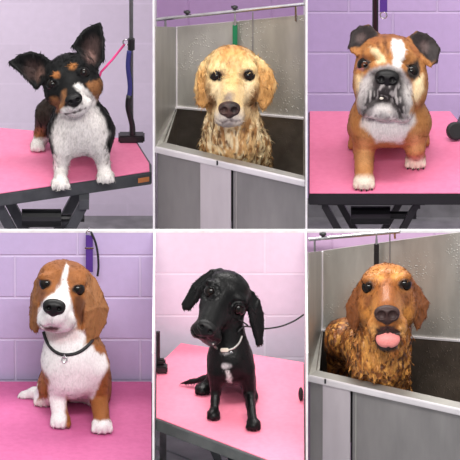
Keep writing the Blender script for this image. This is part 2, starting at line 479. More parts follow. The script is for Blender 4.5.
        near = np.clip((60 - dist) / 40, 0, 1)[:, None]
        fl = away / np.maximum(dist, 1e-3)[:, None] * near + np.array((0, -.93, .37)) * (1.05 - near) + (rg.rand(n, 3) - .5) * .5 + (np.stack([vnoise(P + 9, .13), vnoise(P + 50, .13), vnoise(P + 77, .13)], 1) - .5) * 1.1
        fl -= NN * (fl * NN).sum(1, keepdims=True); fl /= np.maximum(np.linalg.norm(fl, axis=1, keepdims=True), 1e-4)
        ok = (dist > 9) & np.array([all((p[0] - a) ** 2 + (-p[1] - b) ** 2 > r * r or p[2] < d for a, b, d, r in keep) for p in P])
        P, NN, fl, i, dist = P[ok], NN[ok], fl[ok], i[ok], dist[ok]; n = len(P)
        L = (L0 * (.55 + .9 * rg.rand(n)) * np.clip(dist / 34, .35, 1))[:, None]; sd = np.cross(NN, fl) * wd * .5
        r0 = P - NN * .25
        tip = P + fl * L + NN * (lift * L * (.5 + rg.rand(n)[:, None]))
        mid = P + fl * L * .5 + NN * lift * L * .6
        H = np.stack([r0 - sd, r0 + sd, mid + sd * .8, tip, mid - sd * .8], 1).reshape(-1, 3)
        hok = (s.height(tip) > .7) & (s.height(mid) > .7)
        H = H.reshape(-1, 5, 3)[hok].reshape(-1, 3); i, NN = i[hok], NN[hok]; n = len(i)
        b = nb + np.arange(n) * 5
        F1 = np.stack([b, b + 1, b + 2, b + 3, b + 4], 1)
        g = np.cross(H[1::5] - H[0::5], H[2::5] - H[0::5]); flip = (g * NN).sum(1) < 0
        F1[flip] = F1[flip][:, ::-1]
        hc = np.clip(col[i] * (1 + (rg.rand(n, 1) - .5) * 2 * jit * np.where(col[i].mean(1, keepdims=True) > .5, .45, 1)), 0, 1)
        col = np.concatenate([col, np.repeat(hc, 5, 0)])
        NW = np.concatenate([N, np.repeat(NN, 5, 0)])
        W = s.world(np.concatenate([V, H]))
        o = mesh(name, [Vector(p) for p in W], [tuple(q) for q in Q] + [tuple(q) for q in F1], mat, parent, smooth=True, col=col)
        NW = NW[:, :1] * np.array(R_) + NW[:, 1:2] * np.array(U_) + NW[:, 2:] * np.array(T_)
        o.data.normals_split_custom_set_from_vertices([tuple(q) for q in NW])
        return o
# ------------------------------------------------------------------ the place
FLOOR = -1.144
YB_TOP = 2.95                # back wall of the far row of stalls
M = {}
M['white'] = plain('white_panel', (246, 244, 246), .5)
M['floor'] = plain('grey_floor', (140, 138, 142), .6, c2=(118, 116, 120), scale=18)
M['pink'] = plain('pink_rubber_mat', (232, 128, 166), .6, c2=(227, 120, 159), scale=60)
M['pink_dimmed'] = plain('dimmed_pink_rubber_mat', (198, 98, 148), .6, c2=(191, 91, 141), scale=60)  # same pink mat, darkened to carry a dimmer exposure
M['pink_pale'] = plain('pale_pink_rubber_mat', (252, 144, 172), .6, c2=(247, 137, 165), scale=60)
M['frame'] = plain('table_frame_grey', (72, 74, 78), .5, c2=(60, 62, 66), scale=25)
M['frame_pale'] = plain('pale_table_frame_grey', (96, 100, 100), .5, c2=(84, 88, 88), scale=25)
M['black'] = plain('black_metal', (30, 30, 33), .45)
M['rubber'] = plain('black_rubber', (22, 22, 24), .6)
M['greymetal'] = plain('grey_painted_metal', (118, 120, 122), .45, c2=(104, 106, 108))
M['steel'] = steel('brushed_steel', (186, 184, 178), .4, (4, 4, 1.2), c2=(172, 170, 166))
M['steel_wet'] = steel('water_spotted_steel', (214, 213, 206), .32, (4, 4, 1), spots=.4, c2=(176, 174, 168))  # vertical streaks paint reflections into the panel colour, besides the water drops
M['steel_panel'] = steel('dull_steel_panel', (166, 163, 163), .42, (4, 4, 1.2), c2=(148, 146, 146))
M['steel_lit_edge'] = steel('reflection_tinted_edge', (240, 236, 240), .35, (2, 2, 2), c2=(222, 218, 222), metal=.25)  # pale colour paints the room's reflection onto the edges
M['steel_lit_post'] = steel('reflection_tinted_post', (216, 208, 214), .35, (6, 6, 1.5), c2=(206, 198, 204), metal=.35)  # reflected room brightness painted into the post colour
M['steel_dark'] = steel('dark_wet_steel', (140, 131, 122), .3, (5, 5, 5), spots=.25, metal=.75, c2=(112, 104, 97))
M['chrome'] = plain('chrome', (210, 210, 212), .2, metal=1.)
M['green'] = plain('green_webbing', (20, 120, 78), .6)
M['purple'] = plain('purple_webbing', (82, 44, 140), .65)
M['blueweb'] = plain('blue_webbing', (58, 56, 130), .7)
M['hotpink'] = plain('hot_pink_cord', (240, 60, 140), .6)
M['plank'] = plain('pale_grey_plank', (206, 210, 214), .6, c2=(184, 188, 194), scale=12)
M['paper'] = plain('orange_sticker', (196, 122, 70), .6)

flo = box('floor', (-1.6, -1.7, FLOOR - .06), (1.6, YB_TOP + .2, FLOOR), M['floor']); prop(flo, kind='structure')

# partitions between the stalls
PT = .0056
def px_x(u, y, z): return on_y(u, 230 - (y * SN + z * CS) * PPM * DIST / (DIST - Vector((0, y, z)).dot(T_)), y).x
XT = [px_x(u, 1.3, 0) for u in (153.6, 306.6)]
XB = [px_x(u, -.75, -.4) for u in (153.6, 306.6)]
for i, x in enumerate(XT):
    w = box('wall_partition', (x - PT / 2, 1.26, FLOOR), (x + PT / 2, YB_TOP, .42), M['white']); prop(w, kind='structure')
for i, x in enumerate(XB):
    w = box('wall_partition', (x - PT / 2, -.95, FLOOR), (x + PT / 2, -.0005, .0), M['white']); prop(w, kind='structure')

GAP = .0015
def into(p, stall):
    X = XT if p.y > .5 else XB
    lo, hi = ((-9, X[0] - PT / 2 - GAP), (X[0] + PT / 2 + GAP, X[1] - PT / 2 - GAP), (X[1] + PT / 2 + GAP, 9))[stall]
    return Vector((min(max(p.x, lo), hi), p.y, p.z))

# back walls: lilac block, each stall's own exposure put into its colour
def wall_seg(name, x0, x1, y0, y1, z1, mat):
    prop(box(name, (x0, y0, FLOOR), (x1, y1, z1), mat), kind='structure')
def wz(v, y): return on_y(230, v, y).z
def wx(u, v, y): return on_y(u, v, y).x
RH3 = (wz(11.5, YB_TOP) - wz(93, YB_TOP)) / 2
WB = {
 1: bricks('soft_lilac_block', (238, 222, 244), (238, 222, 244), .30, .134, .02, .03, .02),
 2: bricks('mauve_block', (206, 170, 218), (196, 160, 208), .26, .134, 0, 0, .4),
 3: bricks('violet_block', (218, 188, 236), (228, 202, 243), .275, RH3, -wx(393, 30, YB_TOP) - .1375, -wz(53, YB_TOP), .6),
 4: bricks('lavender_block', (204, 186, 228), (216, 200, 236), .368, .133, -wx(15, 275, 0) - .184, -wz(297.5, 0), .5),
 5: bricks('pale_pink_block', (236, 222, 240), (241, 229, 245), .36, .134, -wx(265, 250, 0) - .18, -wz(273.5, 0), .25),
 6: bricks('pink_lilac_block', (226, 190, 228), (216, 180, 218), .3, .132, 0, 0, .4)}
xs = [-1.3, XT[0] - PT / 2, XT[0] + PT / 2, XT[1] - PT / 2, XT[1] + PT / 2, 1.3]
wall_seg('wall_back', xs[0], XT[0], YB_TOP, YB_TOP + .08, 1.0, WB[1])
wall_seg('wall_back', XT[0], XT[1], YB_TOP, YB_TOP + .08, 1.0, WB[2])
wall_seg('wall_back', XT[1], xs[5], YB_TOP, YB_TOP + .08, 1.0, WB[3])
wall_seg('wall_middle', -1.3, XB[0], 0, .007, -.0085, WB[4])
wall_seg('wall_middle', XB[0], XB[1], 0, .007, -.0085, WB[5])
wall_seg('wall_middle', XB[1], 1.3, 0, .007, -.0085, WB[6])
prop(box('floor_strip_back', (XT[1] + PT / 2 + .0005, YB_TOP - .012, FLOOR), (1.29, YB_TOP - .0003, FLOOR + .06), M['floor']), kind='structure')  # grey strip standing in for the floor beyond the table
prop(box('trim_1', (-1.3, -.0006, -.0085), (1.3, .0076, 0), M['white']), kind='structure')

# ------------------------------------------------------------------ grooming tables
def table(z, poly_px, mat, label, thick, inset=.008, stall=0):
    P = [into(on_z(u, v, z), stall) for u, v in poly_px]
    c = sum(P, Vector()) / len(P)
    t = thing('grooming_table', (c.x, c.y, FLOOR), label, 'table', None)
    top = [p + (c - p).normalized() * inset for p in P]
    fr = mesh('table_frame', *prism_vf(P, z - thick, z - .003), M['frame'], t, bevel=.003)
    mesh('tabletop', *prism_vf(top, z - .0029, z), mat, t, bevel=.0008)
    return t, P, fr
Z1 = -.45
t1, P1, f1 = table(Z1, [(-14, 126), (136, 138.5), (151.6, 163), (151.8, 171.5), (-14, 195.5)], M['pink'],
    'grooming table with pink top under the small tricolour dog', .043)
mesh('edge_strip', *beam_vf(on_z(-14, 196.3, Z1 - .012), on_z(151.6, 172.3, Z1 - .012), .004, .004), M['greymetal'], t1)
a, b = on_z(138, 174.4, Z1), on_z(149, 172.7, Z1)
e = (b - a).normalized(); nrm = Vector((e.y, -e.x, 0)) * .0012
q = [a + Vector((0, 0, -.028)), b + Vector((0, 0, -.028)), b + Vector((0, 0, -.013)), a + Vector((0, 0, -.013))]
mesh('sticker', *slab_vf([p + nrm * .2 for p in q], nrm), M['paper'], t1)
def scissor(t, x0, x1, yf, yb, ztop, mat, w=.026, low=.1):
    zb = FLOOR
    for y in (yf, yb):
        mesh('scissor_arm', *beam_vf((x0, y, ztop - .02), (x1, y, zb + low), w * .7, w), mat, t)
        mesh('scissor_arm', *beam_vf((x1, y + .02, ztop - .02), (x0, y + .02, zb + low), w * .7, w), mat, t)
    for x in (x0, x1):
        mesh('cross_bar', *beam_vf((x, yf - .01, ztop - .015), (x, yb + .03, ztop - .015), w, w), mat, t)
        mesh('base_rail', *beam_vf((x, yf - .05, zb + low * .4), (x, yb + .05, zb + low * .4), .04, low * .8), mat, t)
    mesh('lift_motor', *join_vf(tube_vf([((x0 + x1) / 2 - .06, (yf + yb) / 2, ztop - .1), ((x0 + x1) / 2 + .06, (yf + yb) / 2, ztop - .1)], .028, 14), tube_vf([((x0 + x1) / 2 + .05, (yf + yb) / 2, ztop - .1), (x1, (yf + yb) / 2, ztop - .1)], .012, 10)), M['black'], t)
scissor(t1, px_x(-2, 1.45, Z1), px_x(84, 1.45, Z1), 1.47, 1.66, Z1 - .043, M['frame'], .03)

Z3 = -.45
t3, P3, f3 = table(Z3, [(308.4, 110.5), (451, 110.5), (464, 125), (464, 193.5), (308.4, 193.5)], M['pink'],
    'grooming table with pink top and black front edge under the bulldog', .038, inset=.006, stall=2)
f3.data.materials[0] = M['black']
scissor(t3, px_x(325, 1.45, Z3), px_x(417, 1.45, Z3), 1.45, 1.7, Z3 - .038, M['black'], .02)
mesh('cross_bar', *beam_vf(on_z(318, 200, Z3 - .12), on_z(425, 200, Z3 - .12), .03, .022), M['black'], t3)

Z4 = -.47
t4, P4, f4 = table(Z4, [(-16, 381), (152.2, 381), (152.0, 492), (-16, 492)], M['pink_dimmed'],
    'grooming table with pink top under the beagle', .04, inset=.004)
scissor(t4, -.6, -.3, -.6, -.2, Z4 - .04, M['frame'])
Z5 = -.34
t5, P5, f5 = table(Z5, [(155.6, 366), (180.5, 342.5), (304.6, 362), (304.6, 474), (155.6, 417.5)], M['pink_pale'],
    'grooming table with pale pink top under the black dog', .042, inset=.003, stall=1)
mesh('edge_strip', *beam_vf(on_z(155.6, 419, Z5 - .006), on_z(300, 474, Z5 - .006), .004, .005), M['greymetal'], t5)
f5.data.materials[0] = M['frame_pale']
# base frame seen under the front corner
for k, v0 in enumerate((440, 458, 476)):
    mesh('base_plank', *beam_vf(on_z(157.5, v0, Z5 - .3), on_z(262, v0 + 42, Z5 - .3), .085, .014), M['plank'], t5)
mesh('base_rail', *beam_vf(on_z(163, 428, Z5 - .2), on_z(163, 500, Z5 - .2), .02, .03), M['greymetal'], t5)
scissor(t5, px_x(200, -.4, Z5), px_x(290, -.4, Z5), -.5, -.25, Z5 - .034, M['frame'], .02)

def clamp_knob(t, c, ax, rad, stem_to):
    k = mesh('clamp_knob', *tube_vf([Vector(c) - Vector(ax) * .011, Vector(c) - Vector(ax) * .008, Vector(c) + Vector(ax) * .008, Vector(c) + Vector(ax) * .011], [rad * .8, rad, rad, rad * .8], 20), M['rubber'], t, smooth=False)
    mesh('clamp_screw', *tube_vf([c, stem_to], .007, 10), M['black'], k)

# ------------------------------------------------------------------ grooming arms, leads
def arm(label, z, u, vb, y_off=0., r=.0085, top=.65, base=(.05, .035, .03), mat='frame', reach=.25):
    b = on_z(u, vb, z)
    t = thing('grooming_post', b, label, 'grooming post')
    pts = [b + Vector((0, 0, .001)), b + Vector((0, 0, top - .03)), b + Vector((-.008, -.008, top - .008)), b + Vector((-.03, -.03, top)), b + Vector((-reach, -.1, top))]
    mesh('pole', *tube_vf(pts, r, 14), M[mat], t, smooth=True)
    w, d, h = base
    box('clamp', (b.x - w / 2, b.y - d / 2, z + .0005), (b.x + w / 2, b.y + d / 2, z + h), M['black'], t, bevel=.004)
    return t, b
a1, b1 = arm('thin grey grooming post behind the small tricolour dog', Z1, 131.5, 141, r=.0062, top=.72, base=(.08, .04, .024), mat='greymetal')
mesh('collar_clamp', *tube_vf([b1 + Vector((0, 0, .30)), b1 + Vector((0, 0, .335))], .011, 14), M['black'], a1)
mesh('hook', *ring_vf(b1 + Vector((-.016, -.004, .325)), .009, .0022), M['chrome'], a1)
st = smooth_curve([b1 + Vector((-.006, -.012, .30)), b1 + Vector((-.01, -.013, .25)), b1 + Vector((-.004, -.013, .18)), b1 + Vector((-.010, -.016, .12)), b1 + Vector((.002, -.014, .06)), b1 + Vector((.004, -.016, .026))], 5)
t = thing('strap', st[-1], 'dark blue and black strap hanging down the grooming post behind the tricolour dog', 'strap')
mesh('webbing', *tube_vf(st[:14], .0075, 8, .4), M['blueweb'], t, smooth=True)
mesh('tail_end', *tube_vf(st[12:], .009, 8, .5), M['black'], t, smooth=True)

a3, b3 = arm('black grooming post behind the bulldog', Z3, 375, 113, r=.0095, top=.75, base=(.05, .03, .03), mat='black', reach=-.09)
hz = b3.z + .75
lt = on_y(383.5, 12, b3.y - .05)
t = thing('lead', (lt.x, lt.y, lt.z), 'purple webbing lead with a steel ring hanging behind the bulldog', 'lead')
v, f = box_vf((lt.x - .0115, lt.y - .002, lt.z), (lt.x + .0115, lt.y + .002, hz))
mesh('webbing', v, f, M['purple'], t, bevel=.0008)
mesh('ring', *ring_vf((lt.x, lt.y, lt.z - .010), .0105, .0022, (0.2, 1, 0)), M['chrome'], t)
kc = on_z(455.5, 131, Z3 + .03); clamp_knob(t3, kc, (.25, -.9, .3), .028, on_z(462, 116, Z3 - .0))
kp = P3[1]
# beagle stall: purple lead and black cord on a wall hook
h4 = on_y(88.5, 231.5, -.02)
t = thing('lead', (h4.x, -.02, h4.z), 'purple webbing lead on a steel clip hanging on the wall behind the beagle', 'lead')
p0, p1, p2 = on_y(89, 233, -.022), on_y(89.3, 246, -.024), on_y(89.6, 272, -.024)
mesh('hook', *join_vf(ring_vf(p0, .008, .0022, (.3, 1, 0)), tube_vf([p0 + Vector((0, 0, .006)), Vector((p0.x, -.0007, p0.z + .006))], .003)), M['chrome'], t)
mesh('webbing', *box_vf((p1.x - .0105, -.026, p2.z), (p1.x + .0105, -.022, p0.z - .006)), M['purple'], t, bevel=.0008)
mesh('buckle', *box_vf((p1.x - .013, -.0285, p1.z - .008), (p1.x + .013, -.0255, p1.z - .003)), M['chrome'], t, bevel=.0008)
cd = smooth_curve([on_y(91, 232, -.03), on_y(95, 241, -.033), on_y(97.5, 252, -.034), on_y(98.5, 266, -.036), on_y(97.5, 276, -.036)], 6)
mesh('cord', *tube_vf(cd, .0035, 8), M['rubber'], t, smooth=True)

# black dog's stall: grooming post at the left, clamp knobs
pb = on_z(158.5, 371, Z5 - .0)
t = thing('grooming_post', pb, 'black grooming post at the left edge of the black dog table', 'grooming post')
bx = px_x(155.4, pb.y, Z5) + .002
mesh('pole', *tube_vf([(bx + .006, pb.y, Z5 + .0), (bx + .006, pb.y, Z5 + .125)], .006, 12), M['black'], t)
box('clamp', (bx, pb.y - .025, Z5 + .0005), (bx + .034, pb.y + .015, Z5 + .022), M['black'], t, bevel=.004)
box('knob', (bx + .001, pb.y - .012, Z5 + .023), (bx + .028, pb.y + .01, Z5 + .04), M['rubber'], t, bevel=.005)
kc5 = on_z(302.2, 394, Z5 + .022); kc5.x -= .004
kb = mesh('clamp_knob', *ball_vf(kc5, 1, 18, 12, (.0075, .012, .0215)), M['rubber'], t5, smooth=True)
mesh('clamp_screw', *tube_vf([kc5, kc5 + Vector((0.002, .02, -.02))], .005, 8), M['black'], kb)
# ------------------------------------------------------------------ bathing tubs
def tub(z, FLp, FRp, BLp, BRp, label, splash, side_top, post_u, rail, knobs, stall=1, deep=.2, joint=.42, seam=None, dark='steel_dark'):
    FL, FR, BL, BR = [into(on_z(u, v, z), stall) for u, v in (FLp, FRp, BLp, BRp)]
    c = (FL + FR + BL + BR) / 4
    t = thing('dog_bath', (c.x, c.y, FLOOR), label, 'bath')
    ex = (FR - FL).normalized(); ny = Vector((-ex.y, ex.x, 0))         # ny: into the tub
    W = .046; down = Vector((0, 0, -1))
    # front rim: flat top and a rolled front edge with painted-in reflection
    a, b = FL, FR
    mesh('rim', *prism_vf([a, b, into(b + ny * W, stall), a + ny * W], z - .012, z), M['steel'], t, bevel=.0015)
    lip = [(-.004, .0005), (.003, .0015), (.005, -.001), (.005, -.017), (.003, -.020), (-.004, -.020)]
    vs = [a - ny * x + Vector((0, 0, y)) for x, y in lip] + [b - ny * x + Vector((0, 0, y)) for x, y in lip]
    n = len(lip)
    mesh('rim_edge', vs, [tuple(range(n)), tuple(range(2 * n - 1, n - 1, -1))] + [(i, (i + 1) % n, n + (i + 1) % n, n + i) for i in range(n)], M['steel_lit_edge'], t, bevel=.0012)
    # basin: inner walls and floor
    zi = z - deep; th = .004
    f0, f1 = a + ny * (W - .004), into(b + ny * (W - .004), stall)
    inner = [f0, f1, BR, BL]
    parts = []
    for p, q in ((f0, f1), (BL, BR), (f0, BL), (f1, BR)):
        m = (c - (p + q) / 2); m.z = 0; m.normalize()
        parts.append(slab_vf([p + down * deep, q + down * deep, q + down * .001, p + down * .001], m * th))
    parts.append(slab_vf([p + down * deep for p in inner], (0, 0, -th)))
    mesh('basin', *join_vf(*parts), M[dark], t)
    # corner ledge where the left wall meets the rim
    mesh('ledge', *prism_vf([FL, f0 + ex * .012, BL + (BR - BL).normalized() * .004, BL], z - .006, z - .001), M['steel_wet'], t)
    jm = FL.lerp(FR, joint)
    mesh('rim_joint', *beam_vf(jm - ny * .0056 + Vector((0, 0, .0015)), jm - ny * .0056 + Vector((0, 0, -.012)), .005, .004), M['black'], t)
    # splash panels above the rim
    bx = (BR - BL).normalized(); by = Vector((-bx.y, bx.x, 0))
    def above(p, v, u): return Vector((p.x, p.y, on_y(u, v, p.y).z))
    tops = []
    for fr, u, v in splash:
        p = BL.lerp(BR, fr); tops.append(above(p, v, u))
    mesh('splash_panel', *slab_vf([BL + Vector((0, 0, .0)), BR + Vector((0, 0, 0))] + tops[::-1], by * .004), M['steel_wet'], t)
    mesh('ledge', *beam_vf(BL - by * .004 + Vector((0, 0, .002)), BR - by * .004 + Vector((0, 0, .002)), .008, .005), M['steel_lit_edge'], t)
    if seam:
        p = BL.lerp(BR, seam); q = above(p, splash[-1][2] + 3, 0)
        mesh('seam_strip', *beam_vf(p - by * .0015, Vector((p.x, p.y, tops[-1].z - .004)) - by * .0015, .004, .004), M['steel_panel'], t)
    sx = (BL - FL).normalized(); sn = Vector((-sx.y, sx.x, 0))
    fs = above(FL, side_top[1], side_top[0])
    mesh('side_panel', *slab_vf([FL + sx * .004, BL, tops[0], fs + sx * .004], sn * .004), M['steel'], t)
    mesh('corner_strip', *beam_vf(BL - by * .003 - sn * .003, tops[0] - by * .003 - sn * .003, .005, .005), M['steel_lit_edge'], t)
    # front below the rim
    zt = z - .013; zb = FLOOR + .02
    def along(u):                            # point on the front line for a picture column
        best = min((i / 400 for i in range(401)), key=lambda k: abs((FL.lerp(FR, k).dot(R_)) / (DIST - FL.lerp(FR, k).dot(T_)) * DIST * PPM + 230 - u))
        return FL.lerp(FR, best)
    l0, l1 = along(post_u[0]), along(post_u[1]); g = .003
    def panel(name, p, q, off, mat, bev=.001): return mesh(name, *slab_vf([p + ny * off + Vector((0, 0, zb - p.z)), q + ny * off + Vector((0, 0, zb - q.z)), q + ny * off + Vector((0, 0, zt - q.z)), p + ny * off + Vector((0, 0, zt - p.z))], ny * .004), M[mat], t, bevel=bev)
    panel('front_panel', FL, l0 - ex * .001, .008, 'steel_panel')
    panel('front_post', l0, l1, .001, 'steel_lit_post')
    panel('front_panel', l1 + ex * g, FR, .010, 'steel_panel')
    panel('panel_frame', l1 - ex * .004, l1 + ex * (g + .006), .0145, 'black', 0)
    inx = l1 + ex * (g + .012)
    mesh('panel_rib', *beam_vf(inx + ny * .0095 + Vector((0, 0, zb + .01 - inx.z)), inx + ny * .0095 + Vector((0, 0, zt - .004 - inx.z)), .004, .003), M['steel'], t)
    mesh('foot', *join_vf(*[box_vf((p.x - .02, p.y - .02, FLOOR), (p.x + .02, p.y + .02, zb + .03)) for p in (FL.lerp(c, .25), FR.lerp(c, .25), BL.lerp(c, .25), BR.lerp(c, .25))][:1]), M['black'], t)
    for p in (FR.lerp(c, .25), BL.lerp(c, .25), BR.lerp(c, .25)):
        box('foot', (p.x - .02, p.y - .02, FLOOR), (p.x + .02, p.y + .02, zb + .03), M['black'], t)
    # rail over the splash panel
    ry = BL.y - .012
    ra = on_y(*rail[0], BL.y - .014); rb = on_y(*rail[1], BR.y - .014)
    rl = mesh('rail', *tube_vf([ra, rb], .0055, 12), M['chrome'], t)
    for p, q in ((ra.lerp(rb, .06), tops[0]), (ra.lerp(rb, .94), tops[-1])):
        mesh('rail_bracket', *beam_vf(p + by * .004, Vector((p.x, p.y, q.z - .02)) + by * .009, .006, .006), M['chrome'], rl)
    for u, v in knobs:
        k = min((i / 200 for i in range(201)), key=lambda k: abs(ra.lerp(rb, k).x - on_y(u, v, ra.y).x)); p = ra.lerp(rb, k)
        mesh('knob', *join_vf(ball_vf(p + Vector((0, 0, .013)), .0085, 14, 8, (1.2, 1, .75)), tube_vf([p - Vector((0, 0, .004)), p + Vector((0, 0, .01))], .004, 8), box_vf(tuple(p + Vector((-.011, -.004, .012))), tuple(p + Vector((.0, .004, .017))))), M['black'], rl)
    up = Vector((0, 0, 1)); m = .004
    clips = [(f0 + ny * .009, -ny, z + .03), (BL - by * .012, by, None), (BL + sn * -(.022), sn, None), (FR - Vector((.009, 0, 0)), Vector((1, 0, 0)), None), (Vector((0, 0, zi + .0012)), -up, None)]
    return t, FL, FR, BL, BR, (ra, rb), clips
Z2 = -.40
T2 = tub(Z2, (155.4, 146.5), (305.4, 180.5), (176, 107.5), (304.8, 118.5), 'stainless steel dog bath holding the wet golden retriever',
         [(0, 176, 27), (1, 304, 15)], (155, 27), (200, 230.5), ((156.2, 19.5), (304.4, 4)), [(187, 14), (234.5, 9)], seam=.6)
Z6 = -.30
T6 = tub(Z6, (308.6, 375), (462, 409.5), (321.5, 330), (462, 341), 'stainless steel dog bath holding the wet red dog with its tongue out',
         [(0, 321.5, 251), (.62, 408, 239), (1, 462, 232)], (308.6, 253), (322.5, 350), ((309, 239.5), (400, 231.5)), [(323, 235)], stall=2, joint=.115, seam=.485)
# clips hanging from the rails
def clip_lead(u, v0, v1, v2, y, label, m1, m2):
    a, b, c_ = on_y(u, v0, y), on_y(u, v1, y), on_y(u, v2, y)
    t = thing('lead', c_, label, 'lead')
    mesh('ring', *ring_vf(a, .006, .0018, (1, .2, 0)), M['chrome'], t)
    mesh('clip', *tube_vf([a - Vector((0, 0, .004)), a.lerp(b, .6), b], [.0022, .0035, .0042], 10), M['chrome'], t)
    w = .0075
    mesh('webbing', *box_vf((b.x - w, y - .003, c_.z), (b.x + w, y + .003, b.z)), M[m1], t, bevel=.001)
    for z in (c_.z - .012, ):
        mesh('tail_end', *box_vf((b.x - w, y - .003, z - .06), (b.x + w, y + .003, c_.z)), M[m2], t, bevel=.001)
    return t
def rail_y(T, u):
    ra, rb = T[5]; k = min((i / 100 for i in range(101)), key=lambda k: abs(ra.lerp(rb, k).x - on_y(u, 100, ra.y).x)); return ra.lerp(rb, k).y
clip_lead(235, 11.5, 25, 45, rail_y(T2, 235) - .002, 'green lead with silver clip hanging from the bath rail above the golden retriever', 'green', 'black')
clip_lead(376.5, 234, 244, 252, rail_y(T6, 376) - .002, 'short black lead hanging from the bath rail above the wet red dog', 'black', 'black')
# ------------------------------------------------------------------ dogs
def eye_mat(name, iris, sclera=None):
    """glossy eyeball: pupil, iris, dark rim or white, by distance from the eye's own axis"""
    m, nt, b = new_mat(name)
    t = nt.nodes.new('ShaderNodeTexCoord'); s = nt.nodes.new('ShaderNodeSeparateXYZ'); nt.links.new(t.outputs['Generated'], s.inputs[0])
    r = nt.nodes.new('ShaderNodeValToRGB'); e = r.color_ramp.elements
    e[0].position = 0; e[0].color = (*lin((5, 4, 4)), 1); e[1].position = .018; e[1].color = (*lin((5, 4, 4)), 1)
    for p, c in ((.026, iris), (.07, iris), (.085, sclera or (10, 7, 6))):
        n = e.new(p); n.color = (*lin(c), 1)
    nt.links.new(s.outputs['Y'], r.inputs['Fac']); nt.links.new(r.outputs['Color'], b.inputs['Base Color'])
    b.inputs['Roughness'].default_value = .1; b.inputs['Specular IOR Level'].default_value = .3
    return m
M['eye_dark'] = eye_mat('dark_brown_eye', (26, 13, 8))
M['eye_hazel'] = eye_mat('hazel_eye', (84, 46, 26))
M['nose_black'] = plain('black_nose_leather', (8, 7, 8), .45, c2=(14, 12, 14), scale=400)
M['nose_brown'] = plain('liver_nose_leather', (66, 44, 42), .5, c2=(48, 31, 30), scale=200)
M['nose_dark'] = plain('dark_nose_leather', (38, 28, 27), .5, c2=(84, 60, 55), scale=38)
M['claw'] = plain('dark_claw', (30, 24, 22), .4)
for k in ('nose_black', 'nose_brown', 'nose_dark'): M[k].node_tree.nodes['Principled BSDF'].inputs['Specular IOR Level'].default_value = .3
M['tongue'] = plain('pink_tongue', (230, 142, 136), .5, c2=(220, 128, 124), scale=220)
M['tooth'] = plain('tooth', (240, 232, 215), .3)

def lids(s, u, v, roll=0, rx=5.0, ry=4.2, th=1.0):
    """raised lid margins round an eye, heavier above"""
    a = math.radians(roll); pts = []
    for k in range(13):
        q = 2 * math.pi * k / 12; x, y = rx * math.cos(q), -ry * math.sin(q)
        uu, vv = u + x * math.cos(a) + y * math.sin(a), v - x * math.sin(a) + y * math.cos(a)
        pts.append((uu, vv, s.front(uu, vv) + (.5 if y < 0 else .1), th * (1.25 if y < 0 else .9)))
    s.chain(pts, k=1.5, kj=1)
def eye(S, body, u, v, r, mat, look=(0, 0), sink=.78):
    """eyeball set into the head; only its front shows between the lids"""
    r = r * 1.5
    ring = [S.front(u + 3 * math.cos(q * 1.05), v + 2.4 * math.sin(q * 1.05)) for q in range(6)]
    c = S.wp(u, v, sum(ring) / 6 - r * sink + .9)
    vs, fs = ball_vf((0, 0, 0), r / PPM, 24, 16)
    X = Vector((1, 0, 0)); Y = T_; Z = U_
    ax = (Y + X * look[0] + Z * look[1]).normalized(); rt = Z.cross(ax).normalized(); upv = ax.cross(rt)
    me = bpy.data.meshes.new('eye')                     # own axes, so that pupil and iris follow the gaze
    me.from_pydata([tuple(p) for p in vs], [], fs); me.materials.append(mat); me.polygons.foreach_set('use_smooth', [True] * len(me.polygons))
    o = bpy.data.objects.new('eye', me); link(o, body)
    o.matrix_local = Matrix.Translation(c - body.location) @ Matrix(((rt.x, -ax.x, upv.x), (rt.y, -ax.y, upv.y), (rt.z, -ax.z, upv.z))).to_4x4()
    return o
def nose(dogS, t, u, v, d, w, h, roll, mat, depth=6, ns=1.):
    """leather nose pad with two nostrils"""
    N = Sculpt(dogS.ref, dogS.d0, .55)
    a = math.radians(roll); X = (math.cos(a), -math.sin(a)); Y = (-math.sin(a), -math.cos(a))   # picture axes of the tilted nose
    def q(x, y): return (u + X[0] * x + Y[0] * y, v + X[1] * x + Y[1] * y)
    N.E(*q(0, h * .12), d, w * .5, h * .36, depth, roll=roll, k=2)
    N.E(*q(-w * .22, 0), d, w * .28, h * .36, depth * .95, roll=roll, k=2)
    N.E(*q(w * .22, 0), d, w * .28, h * .36, depth * .95, roll=roll, k=2)
    N.E(*q(0, -h * .2), d - 1, w * .25, h * .32, depth * .8, roll=roll, k=2)
    for sg in (-1, 1):
        N.E(*q(sg * w * .23, -h * .06), d + depth * .95, w * .11 * ns, h * .13 * ns, depth * .6, roll=roll + sg * 25, k=.8, sub=True)
        N.C((*q(sg * w * .3, -h * .1), d + depth * .8), .8, (*q(sg * w * .5, -h * .02), d + depth * .3), .6, k=.6, sub=True)
    N.C((*q(0, -h * .05), d + depth), .45, (*q(0, -h * .5), d + depth * .7), .45, k=.5, sub=True)
    N.build()
    return N.make('nose', mat, t, paint=False)
def collar_pts(S, pts, r, name, mat, t, extra=0.6):
    P = [S.wp(u, v, S.front(u, v) + extra) if d is None else S.wp(u, v, d) for u, v, d in pts]
    return mesh(name, *tube_vf(smooth_curve(P, 5), r / PPM, 8, 1), mat, t, smooth=True)
def fur(a1=.5, a2=.5, f1=.5, f2=.2):
    def f(V): return (vnoise(V * np.array([1, .45, .8]), f1) - .5) * a1 * 2 + (vnoise(V + 31, f2) - .5) * a2 * 2
    return f
